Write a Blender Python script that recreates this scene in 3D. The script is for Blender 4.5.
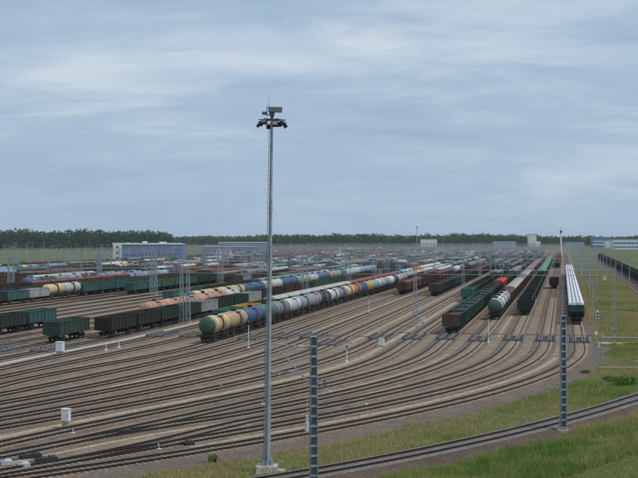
import bpy, math, random
import numpy as np
from mathutils import Vector, Matrix

for o in list(bpy.data.objects):
    bpy.data.objects.remove(o)
SC = bpy.context.scene
COL = SC.collection
rnd = random.Random(7)
NP = np.random.default_rng(5)

# ------------------------------------------------------------------ camera
CAM_H = 18.0
K = CAM_H / 16.0         # ground plan below was first measured for a 16 m eye height
FPX = 1240.6            # focal length in photo pixels (638 px wide)
HOR = 237.0             # horizon row in the photograph
cd = bpy.data.cameras.new('camera')
cd.sensor_width = 36.0
cd.lens = 36.0 * FPX / 638.0
cd.clip_start = 0.5
cd.clip_end = 20000
cam = bpy.data.objects.new('camera', cd)
COL.objects.link(cam)
cam.location = (0, 0, CAM_H)
cam.rotation_euler = (math.radians(90) - math.atan2(2.0, FPX), 0, 0)
SC.camera = cam

# ------------------------------------------------------------------ world and sun
SUN_EL, SUN_AZ = math.radians(60), math.radians(118)      # azimuth clockwise from +Y
w = bpy.data.worlds.new('World')
SC.world = w
w.use_nodes = True
nt = w.node_tree
nt.nodes.clear()
N = nt.nodes.new
L = nt.links.new
out = N('ShaderNodeOutputWorld')
bg = N('ShaderNodeBackground')
bg.inputs['Strength'].default_value = 0.1
sky = N('ShaderNodeTexSky')
sky.sky_type = 'NISHITA'
sky.sun_disc = False
sky.sun_elevation = SUN_EL
sky.sun_rotation = SUN_AZ
sky.air_density = 1.0
sky.dust_density = 2.0
tc = N('ShaderNodeTexCoord')
sep = N('ShaderNodeSeparateXYZ')
L(tc.outputs['Generated'], sep.inputs[0])


def wmath(op, a, b=None, c=None):
    n = N('ShaderNodeMath')
    n.operation = op
    for i, v in enumerate((a, b, c)):
        if v is None:
            continue
        if isinstance(v, (int, float)):
            n.inputs[i].default_value = v
        else:
            L(v, n.inputs[i])
    return n.outputs[0]


zup = wmath('MAXIMUM', sep.outputs['Z'], 0.0)
den = wmath('ADD', zup, 0.22)
px_ = wmath('DIVIDE', sep.outputs['X'], den)
py_ = wmath('DIVIDE', sep.outputs['Y'], den)
cmb = N('ShaderNodeCombineXYZ')
L(px_, cmb.inputs[0])
L(py_, cmb.inputs[1])


def wnoise(scale, detail, rough, dist, loc, sc=(1, 1, 1)):
    mp = N('ShaderNodeMapping')
    mp.inputs['Location'].default_value = loc
    mp.inputs['Scale'].default_value = sc
    mp.inputs['Rotation'].default_value = (0, 0, 0.25)
    L(cmb.outputs[0], mp.inputs[0])
    n = N('ShaderNodeTexNoise')
    n.inputs['Scale'].default_value = scale
    n.inputs['Detail'].default_value = detail
    n.inputs['Roughness'].default_value = rough
    n.inputs['Distortion'].default_value = dist
    L(mp.outputs[0], n.inputs['Vector'])
    return n.outputs['Fac']


n1 = wnoise(1.15, 7, 0.55, 0.7, (5.3, 2.2, 0), (0.7, 1.0, 1))
n2 = wnoise(4.2, 9, 0.62, 0.5, (9.2, 4.4, 0), (0.55, 1.1, 1))
ns = wmath('ADD', wmath('MULTIPLY', n1, 0.58), wmath('MULTIPLY', n2, 0.42))
ramp = N('ShaderNodeValToRGB')
cr = ramp.color_ramp
cr.elements[0].position = 0.36
cr.elements[0].color = (2.95, 4.2, 5.85, 1)
cr.elements[1].position = 0.66
cr.elements[1].color = (5.9, 6.75, 7.55, 1)
e = cr.elements.new(0.50)
e.color = (3.75, 4.95, 6.4, 1)
L(ns, ramp.inputs[0])
# the cloud deck thins to a slightly bluer, darker band towards the horizon
mixh = N('ShaderNodeMix')
mixh.data_type = 'RGBA'
hz = wmath('SUBTRACT', 1.0, wmath('MULTIPLY', zup, 11.0))
hz = wmath('MULTIPLY', wmath('MAXIMUM', hz, 0.0), 0.75)
L(hz, mixh.inputs['Factor'])
L(ramp.outputs[0], mixh.inputs['A'])
mixh.inputs['B'].default_value = (3.65, 4.9, 6.45, 1)
mixs = N('ShaderNodeMix')
mixs.data_type = 'RGBA'
mixs.inputs['Factor'].default_value = 0.9
L(sky.outputs[0], mixs.inputs['A'])
L(mixh.outputs['Result'], mixs.inputs['B'])
L(mixs.outputs['Result'], bg.inputs['Color'])
L(bg.outputs[0], out.inputs['Surface'])

sd = bpy.data.lights.new('sun', 'SUN')
sd.energy = 2.1
sd.angle = math.radians(14)
sd.color = (1.0, 0.93, 0.84)
sun = bpy.data.objects.new('sun', sd)
COL.objects.link(sun)
tosun = Vector((math.sin(SUN_AZ) * math.cos(SUN_EL), math.cos(SUN_AZ) * math.cos(SUN_EL), math.sin(SUN_EL)))
sun.rotation_euler = tosun.to_track_quat('Z', 'Y').to_euler()

SC.view_settings.view_transform = 'Standard'
SC.view_settings.look = 'None'
SC.view_settings.exposure = 0.08
SC.view_settings.gamma = 1.0
SC.view_settings.use_curve_mapping = False
SC.render.engine = 'CYCLES'
SC.cycles.max_bounces = 5
SC.cycles.volume_bounces = 1

# ------------------------------------------------------------------ photo pixel -> ground, and the bowl's own axes
TH = math.atan2(244.0, FPX)
SN, CS = math.sin(TH), math.cos(TH)


def gnd(x, y, z=0.0):
    d = (CAM_H - z) * FPX / (y - HOR)
    return ((x - 319.0) / FPX * d, d)


def to_ts(X, Y):
    return X * CS - Y * SN, X * SN + Y * CS


def to_xy(t, s):
    return t * CS + s * SN, -t * SN + s * CS


def s_of(t, Y):                       # along-track coordinate at which lane t reaches camera depth Y
    return (Y + t * SN) / CS


# ------------------------------------------------------------------ mesh helpers
class MB:
    def __init__(self):
        self.v, self.f, self.m = [], [], []

    def add(self, vs, fs, mat=0):
        b = len(self.v)
        self.v.extend(vs)
        self.f.extend([tuple(i + b for i in f) for f in fs])
        self.m.extend([mat] * len(fs))
        return self

    def box(self, c, s, mat=0, taper=(1, 1), rz=0.0):
        hx, hy, hz_ = s[0] / 2, s[1] / 2, s[2] / 2
        vs = []
        ca, sa = math.cos(rz), math.sin(rz)
        for z, k in ((-hz_, (1, 1)), (hz_, taper)):
            for sx, sy in ((-1, -1), (1, -1), (1, 1), (-1, 1)):
                x, y = sx * hx * k[0], sy * hy * k[1]
                vs.append((c[0] + x * ca - y * sa, c[1] + x * sa + y * ca, c[2] + z))
        return self.add(vs, [(0, 3, 2, 1), (4, 5, 6, 7), (0, 1, 5, 4), (1, 2, 6, 5), (2, 3, 7, 6), (3, 0, 4, 7)], mat)

    def bar(self, p0, p1, w_, h_=None, mat=0):
        h_ = h_ or w_
        a, b = Vector(p0), Vector(p1)
        d = (b - a).normalized()
        up = Vector((0, 0, 1)) if abs(d.z) < 0.95 else Vector((1, 0, 0))
        sx = d.cross(up).normalized()
        sy = sx.cross(d).normalized()
        vs = []
        for p in (a, b):
            for i, j in ((-1, -1), (1, -1), (1, 1), (-1, 1)):
                vs.append(tuple(p + sx * (i * w_ / 2) + sy * (j * h_ / 2)))
        return self.add(vs, [(0, 3, 2, 1), (4, 5, 6, 7), (0, 1, 5, 4), (1, 2, 6, 5), (2, 3, 7, 6), (3, 0, 4, 7)], mat)

    def tube(self, p0, p1, r0, r1=None, n=8, mat=0, cap=True):
        r1 = r0 if r1 is None else r1
        a, b = Vector(p0), Vector(p1)
        d = (b - a).normalized()
        up = Vector((0, 0, 1)) if abs(d.z) < 0.95 else Vector((1, 0, 0))
        sx = d.cross(up).normalized()
        sy = sx.cross(d).normalized()
        vs = []
        for p, r in ((a, r0), (b, r1)):
            for k in range(n):
                an = 2 * math.pi * k / n
                vs.append(tuple(p + sx * (r * math.cos(an)) + sy * (r * math.sin(an))))
        fs = [(k, (k + 1) % n, n + (k + 1) % n, n + k) for k in range(n)]
        if cap:
            fs += [tuple(range(n - 1, -1, -1)), tuple(range(n, 2 * n))]
        return self.add(vs, fs, mat)

    def lathex(self, prof, n=20, cz=0.0, mat=0):      # prof: (x, r) turned round the X axis at height cz
        vs = []
        for x, r in prof:
            for k in range(n):
                an = 2 * math.pi * k / n
                vs.append((x, r * math.cos(an), cz + r * math.sin(an)))
        fs = []
        for i in range(len(prof) - 1):
            for k in range(n):
                k2 = (k + 1) % n
                fs.append((i * n + k, i * n + k2, (i + 1) * n + k2, (i + 1) * n + k))
        fs += [tuple(range(n)), tuple(range((len(prof) - 1) * n + n - 1, (len(prof) - 1) * n - 1, -1))]
        fs = [tuple(reversed(f)) for f in fs]
        return self.add(vs, fs, mat)

    def extrudex(self, prof, x0, x1, mat=0, caps=True):   # closed (y, z) outline swept along X, anticlockwise seen from +X
        n = len(prof)
        vs = [(x0, y, z) for y, z in prof] + [(x1, y, z) for y, z in prof]
        fs = [(k, (k + 1) % n, n + (k + 1) % n, n + k) for k in range(n)]
        fs = [tuple(reversed(f)) for f in fs]
        if caps:
            fs += [tuple(range(n)), tuple(range(2 * n - 1, n - 1, -1))]
            fs[-2] = tuple(reversed(range(n)))
            fs[-1] = tuple(range(n, 2 * n))
            fs[:n] = [tuple(reversed(f)) for f in fs[:n]]
        return self.add(vs, fs, mat)

    def mesh(self, name, mats, smooth=None):
        me = bpy.data.meshes.new(name)
        me.from_pydata(self.v, [], self.f)
        for m in mats:
            me.materials.append(m)
        if len(mats) > 1:
            me.polygons.foreach_set('material_index', self.m)
        me.update()
        if smooth:
            me.polygons.foreach_set('use_smooth', [True] * len(me.polygons))
            me.set_sharp_from_angle(angle=math.radians(smooth))
        return me

    def build(self, name, mats, parent=None, smooth=None):
        if not isinstance(mats, (list, tuple)):
            mats = [mats]
        return link(name, self.mesh(name, mats, smooth), parent)


def link(name, me, parent=None):
    o = bpy.data.objects.new(name, me)
    COL.objects.link(o)
    if parent is not None:
        o.parent = parent
    return o


def empty(name, loc=(0, 0, 0), rz=0.0):
    o = bpy.data.objects.new(name, None)
    COL.objects.link(o)
    o.location = loc
    o.rotation_euler = (0, 0, rz)
    o.empty_display_size = 0.5
    return o


def tag(o, label=None, cat=None, group=None, kind=None):
    if label:
        o['label'] = label
    if cat:
        o['category'] = cat
    if group:
        o['group'] = group
    if kind:
        o['kind'] = kind
    return o


def npmesh(name, V, F, mat, colors=None):
    """V (n,3), F (m,k) arrays; optional per-vertex colours as attribute 'tint'."""
    me = bpy.data.meshes.new(name)
    k = F.shape[1]
    me.vertices.add(len(V))
    me.vertices.foreach_set('co', V.astype(np.float32).ravel())
    me.loops.add(F.size)
    me.loops.foreach_set('vertex_index', F.astype(np.int32).ravel())
    me.polygons.add(len(F))
    me.polygons.foreach_set('loop_start', np.arange(0, F.size, k, dtype=np.int32))
    me.polygons.foreach_set('loop_total', np.full(len(F), k, dtype=np.int32))
    me.materials.append(mat)
    if colors is not None:
        at = me.attributes.new('tint', 'FLOAT_COLOR', 'POINT')
        c = np.ones((len(V), 4), np.float32)
        c[:, :3] = colors
        at.data.foreach_set('color', c.ravel())
    me.update(calc_edges=True)
    return me


# ------------------------------------------------------------------ materials
def new_mat(name):
    m = bpy.data.materials.new(name)
    m.use_nodes = True
    nt_ = m.node_tree
    b = nt_.nodes['Principled BSDF']
    return m, nt_, b


def nd(nt_, t, **kw):
    n = nt_.nodes.new(t)
    for k, v in kw.items():
        if k in n.inputs:
            n.inputs[k].default_value = v
        else:
            setattr(n, k, v)
    return n


def mixc(nt_, fac, a, b, blend='MIX'):
    n = nt_.nodes.new('ShaderNodeMix')
    n.data_type = 'RGBA'
    n.blend_type = blend
    for key, v in (('Factor', fac), ('A', a), ('B', b)):
        if isinstance(v, (int, float)):
            n.inputs[key].default_value = v
        elif isinstance(v, tuple):
            n.inputs[key].default_value = (*v, 1) if len(v) == 3 else v
        else:
            nt_.links.new(v, n.inputs[key])
    return n.outputs['Result']


def ramp2(nt_, src, lo, hi):
    n = nt_.nodes.new('ShaderNodeMapRange')
    n.inputs['From Min'].default_value = lo
    n.inputs['From Max'].default_value = hi
    nt_.links.new(src, n.inputs['Value'])
    return n.outputs[0]


def noise(nt_, vec, scale, detail=4, rough=0.55, sc=None):
    if sc is not None:
        mp = nt_.nodes.new('ShaderNodeMapping')
        mp.inputs['Scale'].default_value = sc
        nt_.links.new(vec, mp.inputs[0])
        vec = mp.outputs[0]
    n = nt_.nodes.new('ShaderNodeTexNoise')
    n.inputs['Scale'].default_value = scale
    n.inputs['Detail'].default_value = detail
    n.inputs['Roughness'].default_value = rough
    nt_.links.new(vec, n.inputs['Vector'])
    return n.outputs['Fac']


def plain(name, col, rough=0.7, metal=0.0, var=0.25, scale=2.0, obj=True):
    m, t, b = new_mat(name)
    co = t.nodes.new('ShaderNodeTexCoord').outputs['Object' if obj else 'Generated']
    f = noise(t, co, scale, 5)
    c = mixc(t, ramp2(t, f, 0.3, 0.7), tuple(x * (1 - var) for x in col), tuple(min(1, x * (1 + var)) for x in col))
    t.links.new(c, b.inputs['Base Color'])
    b.inputs['Roughness'].default_value = rough
    b.inputs['Metallic'].default_value = metal
    return m


def pos_noise(t, scale, detail=5, sc=None, rough=0.55):
    g = t.nodes.new('ShaderNodeNewGeometry')
    return noise(t, g.outputs['Position'], scale, detail, rough, sc)


def ground_mat(name, cols, scales, fine, bump=0.0, rough=0.95):
    """cols: base, alt, patch ; scales: broad and medium noise scale ; fine: grain scale."""
    m, t, b = new_mat(name)
    f1 = ramp2(t, pos_noise(t, scales[0], 6), 0.38, 0.62)
    f2 = ramp2(t, pos_noise(t, scales[1], 6, rough=0.65), 0.35, 0.65)
    f3 = pos_noise(t, fine, 3, rough=0.7)
    c = mixc(t, f1, cols[0], cols[1])
    c = mixc(t, f2, c, cols[2])
    f4 = pos_noise(t, 2.2, 9, rough=0.8)
    g = ramp2(t, f3, 0.28, 0.72)
    c = mixc(t, g, mixc(t, 1.0, c, (0.55, 0.55, 0.55), 'MULTIPLY'), mixc(t, 1.0, c, (1.4, 1.4, 1.4), 'MULTIPLY'))
    c = mixc(t, ramp2(t, f4, 0.32, 0.68), mixc(t, 1.0, c, (0.62, 0.61, 0.60), 'MULTIPLY'), mixc(t, 1.0, c, (1.36, 1.35, 1.32), 'MULTIPLY'))
    t.links.new(c, b.inputs['Base Color'])
    b.inputs['Roughness'].default_value = rough
    b.inputs['Specular IOR Level'].default_value = 0.2
    if bump:
        bn = t.nodes.new('ShaderNodeBump')
        bn.inputs['Strength'].default_value = bump
        bn.inputs['Distance'].default_value = 0.06
        t.links.new(f3, bn.inputs['Height'])
        t.links.new(bn.outputs[0], b.inputs['Normal'])
    return m


M = {}
M['grassland'] = ground_mat('grassland', ((0.085, 0.118, 0.042), (0.14, 0.145, 0.062), (0.1, 0.122, 0.045)), (0.02, 0.12), 1.6, 0.3)
M['yard'] = ground_mat('yard_ballast', ((0.25, 0.194, 0.145), (0.31, 0.246, 0.186), (0.18, 0.14, 0.108)), (0.045, 0.35), 7.0, 0.6)
M['bed'] = ground_mat('track_ballast', ((0.165, 0.125, 0.096), (0.21, 0.162, 0.125), (0.122, 0.094, 0.074)), (0.06, 0.5), 8.0, 0.6)
M['shoulder'] = ground_mat('dark_ballast', ((0.155, 0.125, 0.107), (0.185, 0.152, 0.13), (0.128, 0.103, 0.09)), (0.08, 0.5), 6.0, 0.7)
M['mainbed'] = ground_mat('main_line_ballast', ((0.19, 0.168, 0.155), (0.22, 0.195, 0.18), (0.17, 0.15, 0.138)), (0.08, 0.5), 8.0, 0.7)
M['brownbank'] = ground_mat('brown_bank', ((0.085, 0.062, 0.05), (0.115, 0.085, 0.068), (0.10, 0.075, 0.06)), (0.15, 0.8), 6.0, 0.8)
M['sand'] = ground_mat('sandy_path', ((0.37, 0.305, 0.225), (0.42, 0.355, 0.265), (0.31, 0.255, 0.19)), (0.1, 0.6), 5.0, 0.3)
M['concrete'] = ground_mat('pale_concrete', ((0.44, 0.42, 0.38), (0.5, 0.48, 0.45), (0.38, 0.36, 0.33)), (0.1, 0.8), 5.0, 0.3, 0.85)
M['dirt'] = ground_mat('dry_earth', ((0.28, 0.20, 0.125), (0.22, 0.165, 0.10), (0.17, 0.15, 0.075)), (0.08, 0.4), 3.0, 0.4)
M['sleeper'] = ground_mat('concrete_sleeper', ((0.33, 0.268, 0.21), (0.41, 0.34, 0.27), (0.23, 0.18, 0.14)), (0.3, 1.4), 9.0, 0.2)
M['rail'] = plain('rusty_rail', (0.020, 0.014, 0.011), 0.75, 0.0, 0.3, 1.0)
M['galv'] = plain('galvanised_steel', (0.36, 0.40, 0.43), 0.5, 0.35, 0.22, 1.4)
M['galv_dark'] = plain('weathered_steel', (0.13, 0.145, 0.155), 0.6, 0.3, 0.25, 1.4)
M['inner_shade'] = plain('painted_shade_steel', (0.17, 0.195, 0.21), 0.7, 0.2, 0.3, 1.4)  # darker steel tone, paints in the shade between the mast channels
M['black'] = plain('black_metal', (0.022, 0.022, 0.024), 0.6, 0.2, 0.3, 2.0)
M['undercar'] = plain('grimy_running_gear', (0.028, 0.024, 0.022), 0.8, 0.1, 0.4, 2.0)
M['wheel'] = plain('wheel_steel', (0.07, 0.058, 0.05), 0.6, 0.4, 0.3, 3.0)
M['machine'] = plain('retarder_steel', (0.21, 0.20, 0.19), 0.6, 0.3, 0.5, 1.2)
M['machine_d'] = plain('retarder_dark', (0.10, 0.09, 0.08), 0.7, 0.2, 0.4, 1.2)
M['white'] = plain('white_paint', (0.72, 0.74, 0.74), 0.55, 0, 0.08, 1.5)
M['cabbase'] = plain('mossy_plinth', (0.36, 0.37, 0.22), 0.8, 0, 0.25, 3.0)
M['wire'] = plain('wire', (0.30, 0.33, 0.35), 0.5, 0.3, 0.1, 1.0)
M['glass'] = plain('window_glass', (0.05, 0.065, 0.085), 0.15, 0, 0.2, 0.5)
M['lamp_glass'] = plain('floodlight_glass', (0.10, 0.11, 0.12), 0.2, 0, 0.2, 2.0)
M['porcelain'] = plain('porcelain', (0.66, 0.67, 0.66), 0.3, 0, 0.1, 3.0)
M['red'] = plain('red_paint', (0.45, 0.05, 0.04), 0.5, 0, 0.15, 2.0)
M['blue_panel'] = plain('blue_cladding', (0.085, 0.17, 0.42), 0.5, 0, 0.12, 0.3)
M['blue_pale'] = plain('pale_blue_cladding', (0.26, 0.34, 0.50), 0.55, 0, 0.12, 0.3)
M['white_wall'] = plain('white_cladding', (0.70, 0.71, 0.70), 0.6, 0, 0.08, 0.2)
M['roof_grey'] = plain('grey_roof', (0.30, 0.31, 0.33), 0.7, 0, 0.15, 0.3)


def coal_mat():
    m, t, b = new_mat('coal')
    f = pos_noise(t, 5.0, 5, rough=0.7)
    t.links.new(mixc(t, f, (0.010, 0.010, 0.011), (0.045, 0.043, 0.044)), b.inputs['Base Color'])
    b.inputs['Roughness'].default_value = 0.75
    bn = t.nodes.new('ShaderNodeBump')
    bn.inputs['Distance'].default_value = 0.15
    t.links.new(f, bn.inputs['Height'])
    t.links.new(bn.outputs[0], b.inputs['Normal'])
    return m


M['coal'] = coal_mat()


def paint_mat(name, kind='body', rough=0.62):
    """Wagon paint: colour from the object's own colour, streaked with rust and grime that has a shape of its own."""
    m, t, b = new_mat(name)
    oi = t.nodes.new('ShaderNodeObjectInfo')
    tcn = t.nodes.new('ShaderNodeTexCoord')
    addv = t.nodes.new('ShaderNodeVectorMath')
    addv.operation = 'ADD'
    sc_ = t.nodes.new('ShaderNodeVectorMath')
    sc_.operation = 'SCALE'
    sc_.inputs['Scale'].default_value = 37.0
    cx = t.nodes.new('ShaderNodeCombineXYZ')
    t.links.new(oi.outputs['Random'], cx.inputs[0])
    t.links.new(oi.outputs['Random'], cx.inputs[1])
    t.links.new(cx.outputs[0], sc_.inputs[0])
    t.links.new(tcn.outputs['Object'], addv.inputs[0])
    t.links.new(sc_.outputs[0], addv.inputs[1])
    v = addv.outputs[0]
    streak = noise(t, v, 1.0, 5, 0.6, (1.7, 1.7, 0.28))
    patch = noise(t, v, 0.8, 5, 0.65)
    fine = noise(t, v, 6.0, 3, 0.6)
    c = oi.outputs['Color']
    c = mixc(t, ramp2(t, patch, 0.3, 0.7), mixc(t, 1.0, c, (0.75, 0.74, 0.72), 'MULTIPLY'), mixc(t, 1.0, c, (1.08, 1.08, 1.06), 'MULTIPLY'))
    c = mixc(t, wm(t, 'MULTIPLY', ramp2(t, streak, 0.46, 0.72), 0.72 if kind == 'body' else 0.5), c, (0.04, 0.03, 0.025))
    c = mixc(t, wm(t, 'MULTIPLY', ramp2(t, fine, 0.5, 0.78), 0.35), c, (0.09, 0.07, 0.058))
    if kind in ('stain', 'band'):
        sp = t.nodes.new('ShaderNodeSeparateXYZ')
        t.links.new(tcn.outputs['Object'], sp.inputs[0])
        ax = wm(t, 'ABSOLUTE', sp.outputs['X'])
        if kind == 'stain':
            wob = wm(t, 'ADD', ax, wm(t, 'MULTIPLY', wm(t, 'SUBTRACT', streak, 0.5), 1.6))
            k = wm(t, 'SUBTRACT', 1.0, ramp2(t, wob, 0.55, 1.0))
            c = mixc(t, wm(t, 'MULTIPLY', k, 0.92), c, (0.032, 0.020, 0.014))
        else:
            k = wm(t, 'LESS_THAN', ax, 0.24)
            c = mixc(t, wm(t, 'MULTIPLY', k, 0.9), c, (0.62, 0.64, 0.65))
    t.links.new(c, b.inputs['Base Color'])
    b.inputs['Roughness'].default_value = rough
    b.inputs['Specular IOR Level'].default_value = 0.2 if kind == 'body' else 0.4
    return m


def wm(t, op, a, b=None):
    n = t.nodes.new('ShaderNodeMath')
    n.operation = op
    for i, v in enumerate((a, b)):
        if v is None:
            continue
        if isinstance(v, (int, float)):
            n.inputs[i].default_value = v
        else:
            t.links.new(v, n.inputs[i])
    return n.outputs[0]


M['paint'] = paint_mat('wagon_paint')
M['tank_plain'] = paint_mat('tank_paint', 'tank', 0.45)
M['tank_stain'] = paint_mat('tank_paint_stained', 'stain', 0.5)
M['tank_band'] = paint_mat('tank_paint_banded', 'band', 0.5)


def tint_mat(name, rough=0.9, trans=0.0, var=0.25):
    m, t, b = new_mat(name)
    at = t.nodes.new('ShaderNodeAttribute')
    at.attribute_name = 'tint'
    c = at.outputs['Color']
    if var:
        f = pos_noise(t, 0.8, 4)
        c = mixc(t, f, mixc(t, 1.0, c, (1 - var,) * 3, 'MULTIPLY'), mixc(t, 1.0, c, (1 + var,) * 3, 'MULTIPLY'))
    t.links.new(c, b.inputs['Base Color'])
    b.inputs['Roughness'].default_value = rough
    b.inputs['Specular IOR Level'].default_value = 0.15
    if trans:
        outn = t.nodes['Material Output']
        tr = t.nodes.new('ShaderNodeBsdfTranslucent')
        t.links.new(c, tr.inputs['Color'])
        mx = t.nodes.new('ShaderNodeMixShader')
        mx.inputs[0].default_value = trans
        t.links.new(b.outputs[0], mx.inputs[1])
        t.links.new(tr.outputs[0], mx.inputs[2])
        t.links.new(mx.outputs[0], outn.inputs['Surface'])
    return m


M['grass'] = tint_mat('grass_blades', 0.8, 0.35, 0.2)
M['leaf'] = tint_mat('tree_foliage', 0.9, 0.15, 0.25)
M['farpaint'] = tint_mat('far_wagon_paint', 0.7, 0, 0.3)

# ------------------------------------------------------------------ ground
g = MB()
R_ = 9000.0
nseg = 24
g.v = [(-R_ + 2 * R_ * i / nseg, -300 + (R_ + 300) * j / nseg, 0.0) for j in range(nseg + 1) for i in range(nseg + 1)]
g.f = [(j * (nseg + 1) + i, j * (nseg + 1) + i + 1, (j + 1) * (nseg + 1) + i + 1, (j + 1) * (nseg + 1) + i) for j in range(nseg) for i in range(nseg)]
g.m = [0] * len(g.f)
tag(g.build('ground', M['grassland']), 'wide flat grassland under and around the yard', kind='structure')

# ------------------------------------------------------------------ track alignments
LANE = [2.4, -2.7, -7.6, -12.8, -17.9, -23.1, -28.3, -34.0, -39.0, -43.7, -48.0, -52.2, -58.2, -63.7]
LANE = [K * v for v in LANE]
TRACE = [
    [(580, 351), (575.3, 358.7), (567, 365.5), (558.4, 371.5), (537.7, 379.4), (518.8, 385.6), (500, 391.3), (456, 403.5), (430, 409.7), (400, 416.2), (366.5, 423.2), (318.5, 432.4), (275.3, 440), (200, 452.2), (157, 459), (100, 468.7), (49, 476)],
    [(544.8, 345), (541.4, 351.7), (518.8, 366.8), (500, 375.6), (456.5, 388.6), (430, 396), (400, 402.8), (366.5, 410.5), (318.5, 419.7), (275.3, 427.4), (200, 440.5), (157, 447.5), (100, 456.8), (49, 467), (0, 475.5)],
    [(510.7, 343.2), (503.6, 353.6), (489.5, 362.5), (456.5, 375.8), (430, 384.2), (400, 391.8), (318.5, 409), (265, 419.5), (200, 432)],
    [(481, 343), (470.6, 350.8), (451.8, 360.8), (400, 380.2), (366.5, 389.2), (318.5, 399.5), (265, 410.8), (200, 423)],
    [(452, 342), (443, 345.5), (431, 352.7), (400, 366.8), (366.5, 377), (318.5, 389), (265, 401.4), (200, 415), (100, 437.5), (65, 445.5), (0, 458)],
    [(422, 341), (400, 350), (385.4, 357.7), (357, 368), (318.5, 378.6), (265, 391.4), (200, 404.6), (100, 425), (0, 446.5)],
    [(366, 346), (318.5, 363.8), (265, 379), (200, 393), (100, 412), (0, 429.8)],
    [(331, 346), (265, 367), (200, 383), (100, 403), (0, 421.4)],
    [(295, 345), (265, 355), (200, 373.3), (100, 394), (0, 413)],
    [(262, 344), (245, 349.5), (200, 363), (100, 385.5), (0, 404.8)],
    [(233, 345), (200, 353), (100, 376), (0, 396.2)],
    [(205, 345), (120, 363), (100, 366.6), (0, 387.6)],
    [(159, 345), (120, 353.8), (100, 357.6), (0, 379)],
    [(135, 341.5), (120, 345), (60, 357.5), (0, 370.5)],
]


class Track:
    """t(s): straight lane for s > s0, then a smooth quartic swing to the left towards the camera."""

    def __init__(self, lane, pts, s0, deg):
        self.lane, self.s0 = lane, s0
        ts = [to_ts(*gnd(*p)) for p in pts]
        wgt = 1.0 / (0.4 + 0.3 * np.array([gnd(*p)[1] / 100 for p in pts]))
        dt = np.array([t_ - lane for t_, s in ts])
        best = None
        for sh_ in range(-14, 7, 2):            # where the swing begins, and which powers carry it: it never bends right first
            ss = np.array([max(0.0, s0 + sh_ - s) for t_, s in ts]) / 100.0
            for pw in ((2,), (3,), (2, 3), (2, 4), (3, 4), (2, 3, 4), (3, 4, 5))[:3 if deg < 3 else 7]:
                A = np.stack([ss ** k for k in pw], 1)
                c = np.linalg.lstsq(A * wgt[:, None], dt * wgt, rcond=None)[0]
                if c[0] > 0:
                    continue
                r = float(np.sum(((A @ c - dt) * wgt) ** 2)) + 0.02 * len(pw)
                if best is None or r < best[0]:
                    best = (r, sh_, pw, c)
        if best is None:
            best = (0, 0, (2,), (0.0,))
        self.s0 = s0 + best[1]
        self.c = np.zeros(4)
        for k, c in zip(best[2], best[3]):
            self.c[k - 2] = c
        self.smin = min(s for t_, s in ts)
        self.send = self.smin - 45.0
        self.blend = None

    def raw(self, s):
        if s >= self.s0:
            return self.lane
        q = max(s, self.smin)
        u = (self.s0 - q) / 100.0
        v = self.lane + sum(c * u ** (k + 2) for k, c in enumerate(self.c))
        if s < q:
            d = -sum(c * (k + 2) * u ** (k + 1) for k, c in enumerate(self.c)) / 100.0
            v += d * (s - q)
        return v

    def t(self, s):
        v = self.raw(s)
        if self.blend:
            other, sa, sb = self.blend
            if s < sa:
                k = min(1.0, (sa - s) / (sa - sb))
                k = k * k * (3 - 2 * k)
                v = v * (1 - k) + other.t(s) * k
        return v

    def pts(self, s_from, s_to, off=0.0, step=None):
        """ground points along the track, offset to the right of travel-away direction."""
        out_ = []
        s = s_from
        while True:
            t0 = self.t(s)
            d = (self.t(s + 0.5) - self.t(s - 0.5))
            n = math.hypot(1, d)
            X, Y = to_xy(t0 + off / n, s - off * d / n)
            out_.append((X, Y))
            if s >= s_to:
                break
            st = step or (1.6 if s < self.s0 + 4 else 40.0)
            s = min(s + st, s_to)
        return out_


TR = []
for i, (ln, pts) in enumerate(zip(LANE, TRACE)):
    deg = 4 if len(pts) > 6 else (3 if len(pts) > 4 else 2)
    s0 = K * (183.0 if i == 0 else 190.0 - 0.35 * i)
    TR.append(Track(ln, pts, s0, deg))
# the two turnouts at lower left
TR[2].blend = (TR[1], to_ts(*gnd(262, 420))[1], to_ts(*gnd(10, 472))[1])
TR[2].send = to_ts(*gnd(10, 472))[1]
TR[3].blend = (TR[4], to_ts(*gnd(250, 414))[1], to_ts(*gnd(28, 452))[1])
TR[3].send = to_ts(*gnd(28, 452))[1]

LANE2 = [-69.5, -74.8, -80.0, -85.0, -90.0, -95.3, -100.5, -105.7, -111.0, -117.5, -122.4, -127.3]
LANE2 = [K * v for v in LANE2]
for i, ln in enumerate(LANE2):          # second bundle: the same swing, mostly left of the frame
    tr = Track(ln, TRACE[13], K * (186.0 - 0.35 * i), 2)
    tr.c = TR[13].c.copy()
    tr.s0 = TR[13].s0 - 0.9 * (i + 1)
    tr.smin = tr.s0 - 52
    tr.send = tr.s0 - 60
    TR.append(tr)
FAR_LANES = [K * (-133 - 5.2 * k) for k in range(25)]
RAIL_PROF = [(-0.08, 0.0), (0.08, 0.0), (0.03, 0.035), (0.03, 0.12), (0.045, 0.13), (0.045, 0.175), (-0.045, 0.175), (-0.045, 0.13), (-0.03, 0.12), (-0.03, 0.035)]


def sweep(pts, prof, z0):
    """prof (offset right, z) swept along ground points -> verts, quad faces"""
    P = np.array(pts)
    d = np.gradient(P, axis=0)
    d /= np.linalg.norm(d, axis=1)[:, None]
    nr = np.stack([d[:, 1], -d[:, 0]], 1)
    n, k = len(P), len(prof)
    V = np.zeros((n, k, 3))
    for j, (o, z) in enumerate(prof):
        V[:, j, :2] = P + nr * o
        V[:, j, 2] = z0 + z
    return V.reshape(-1, 3), n, k


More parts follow.
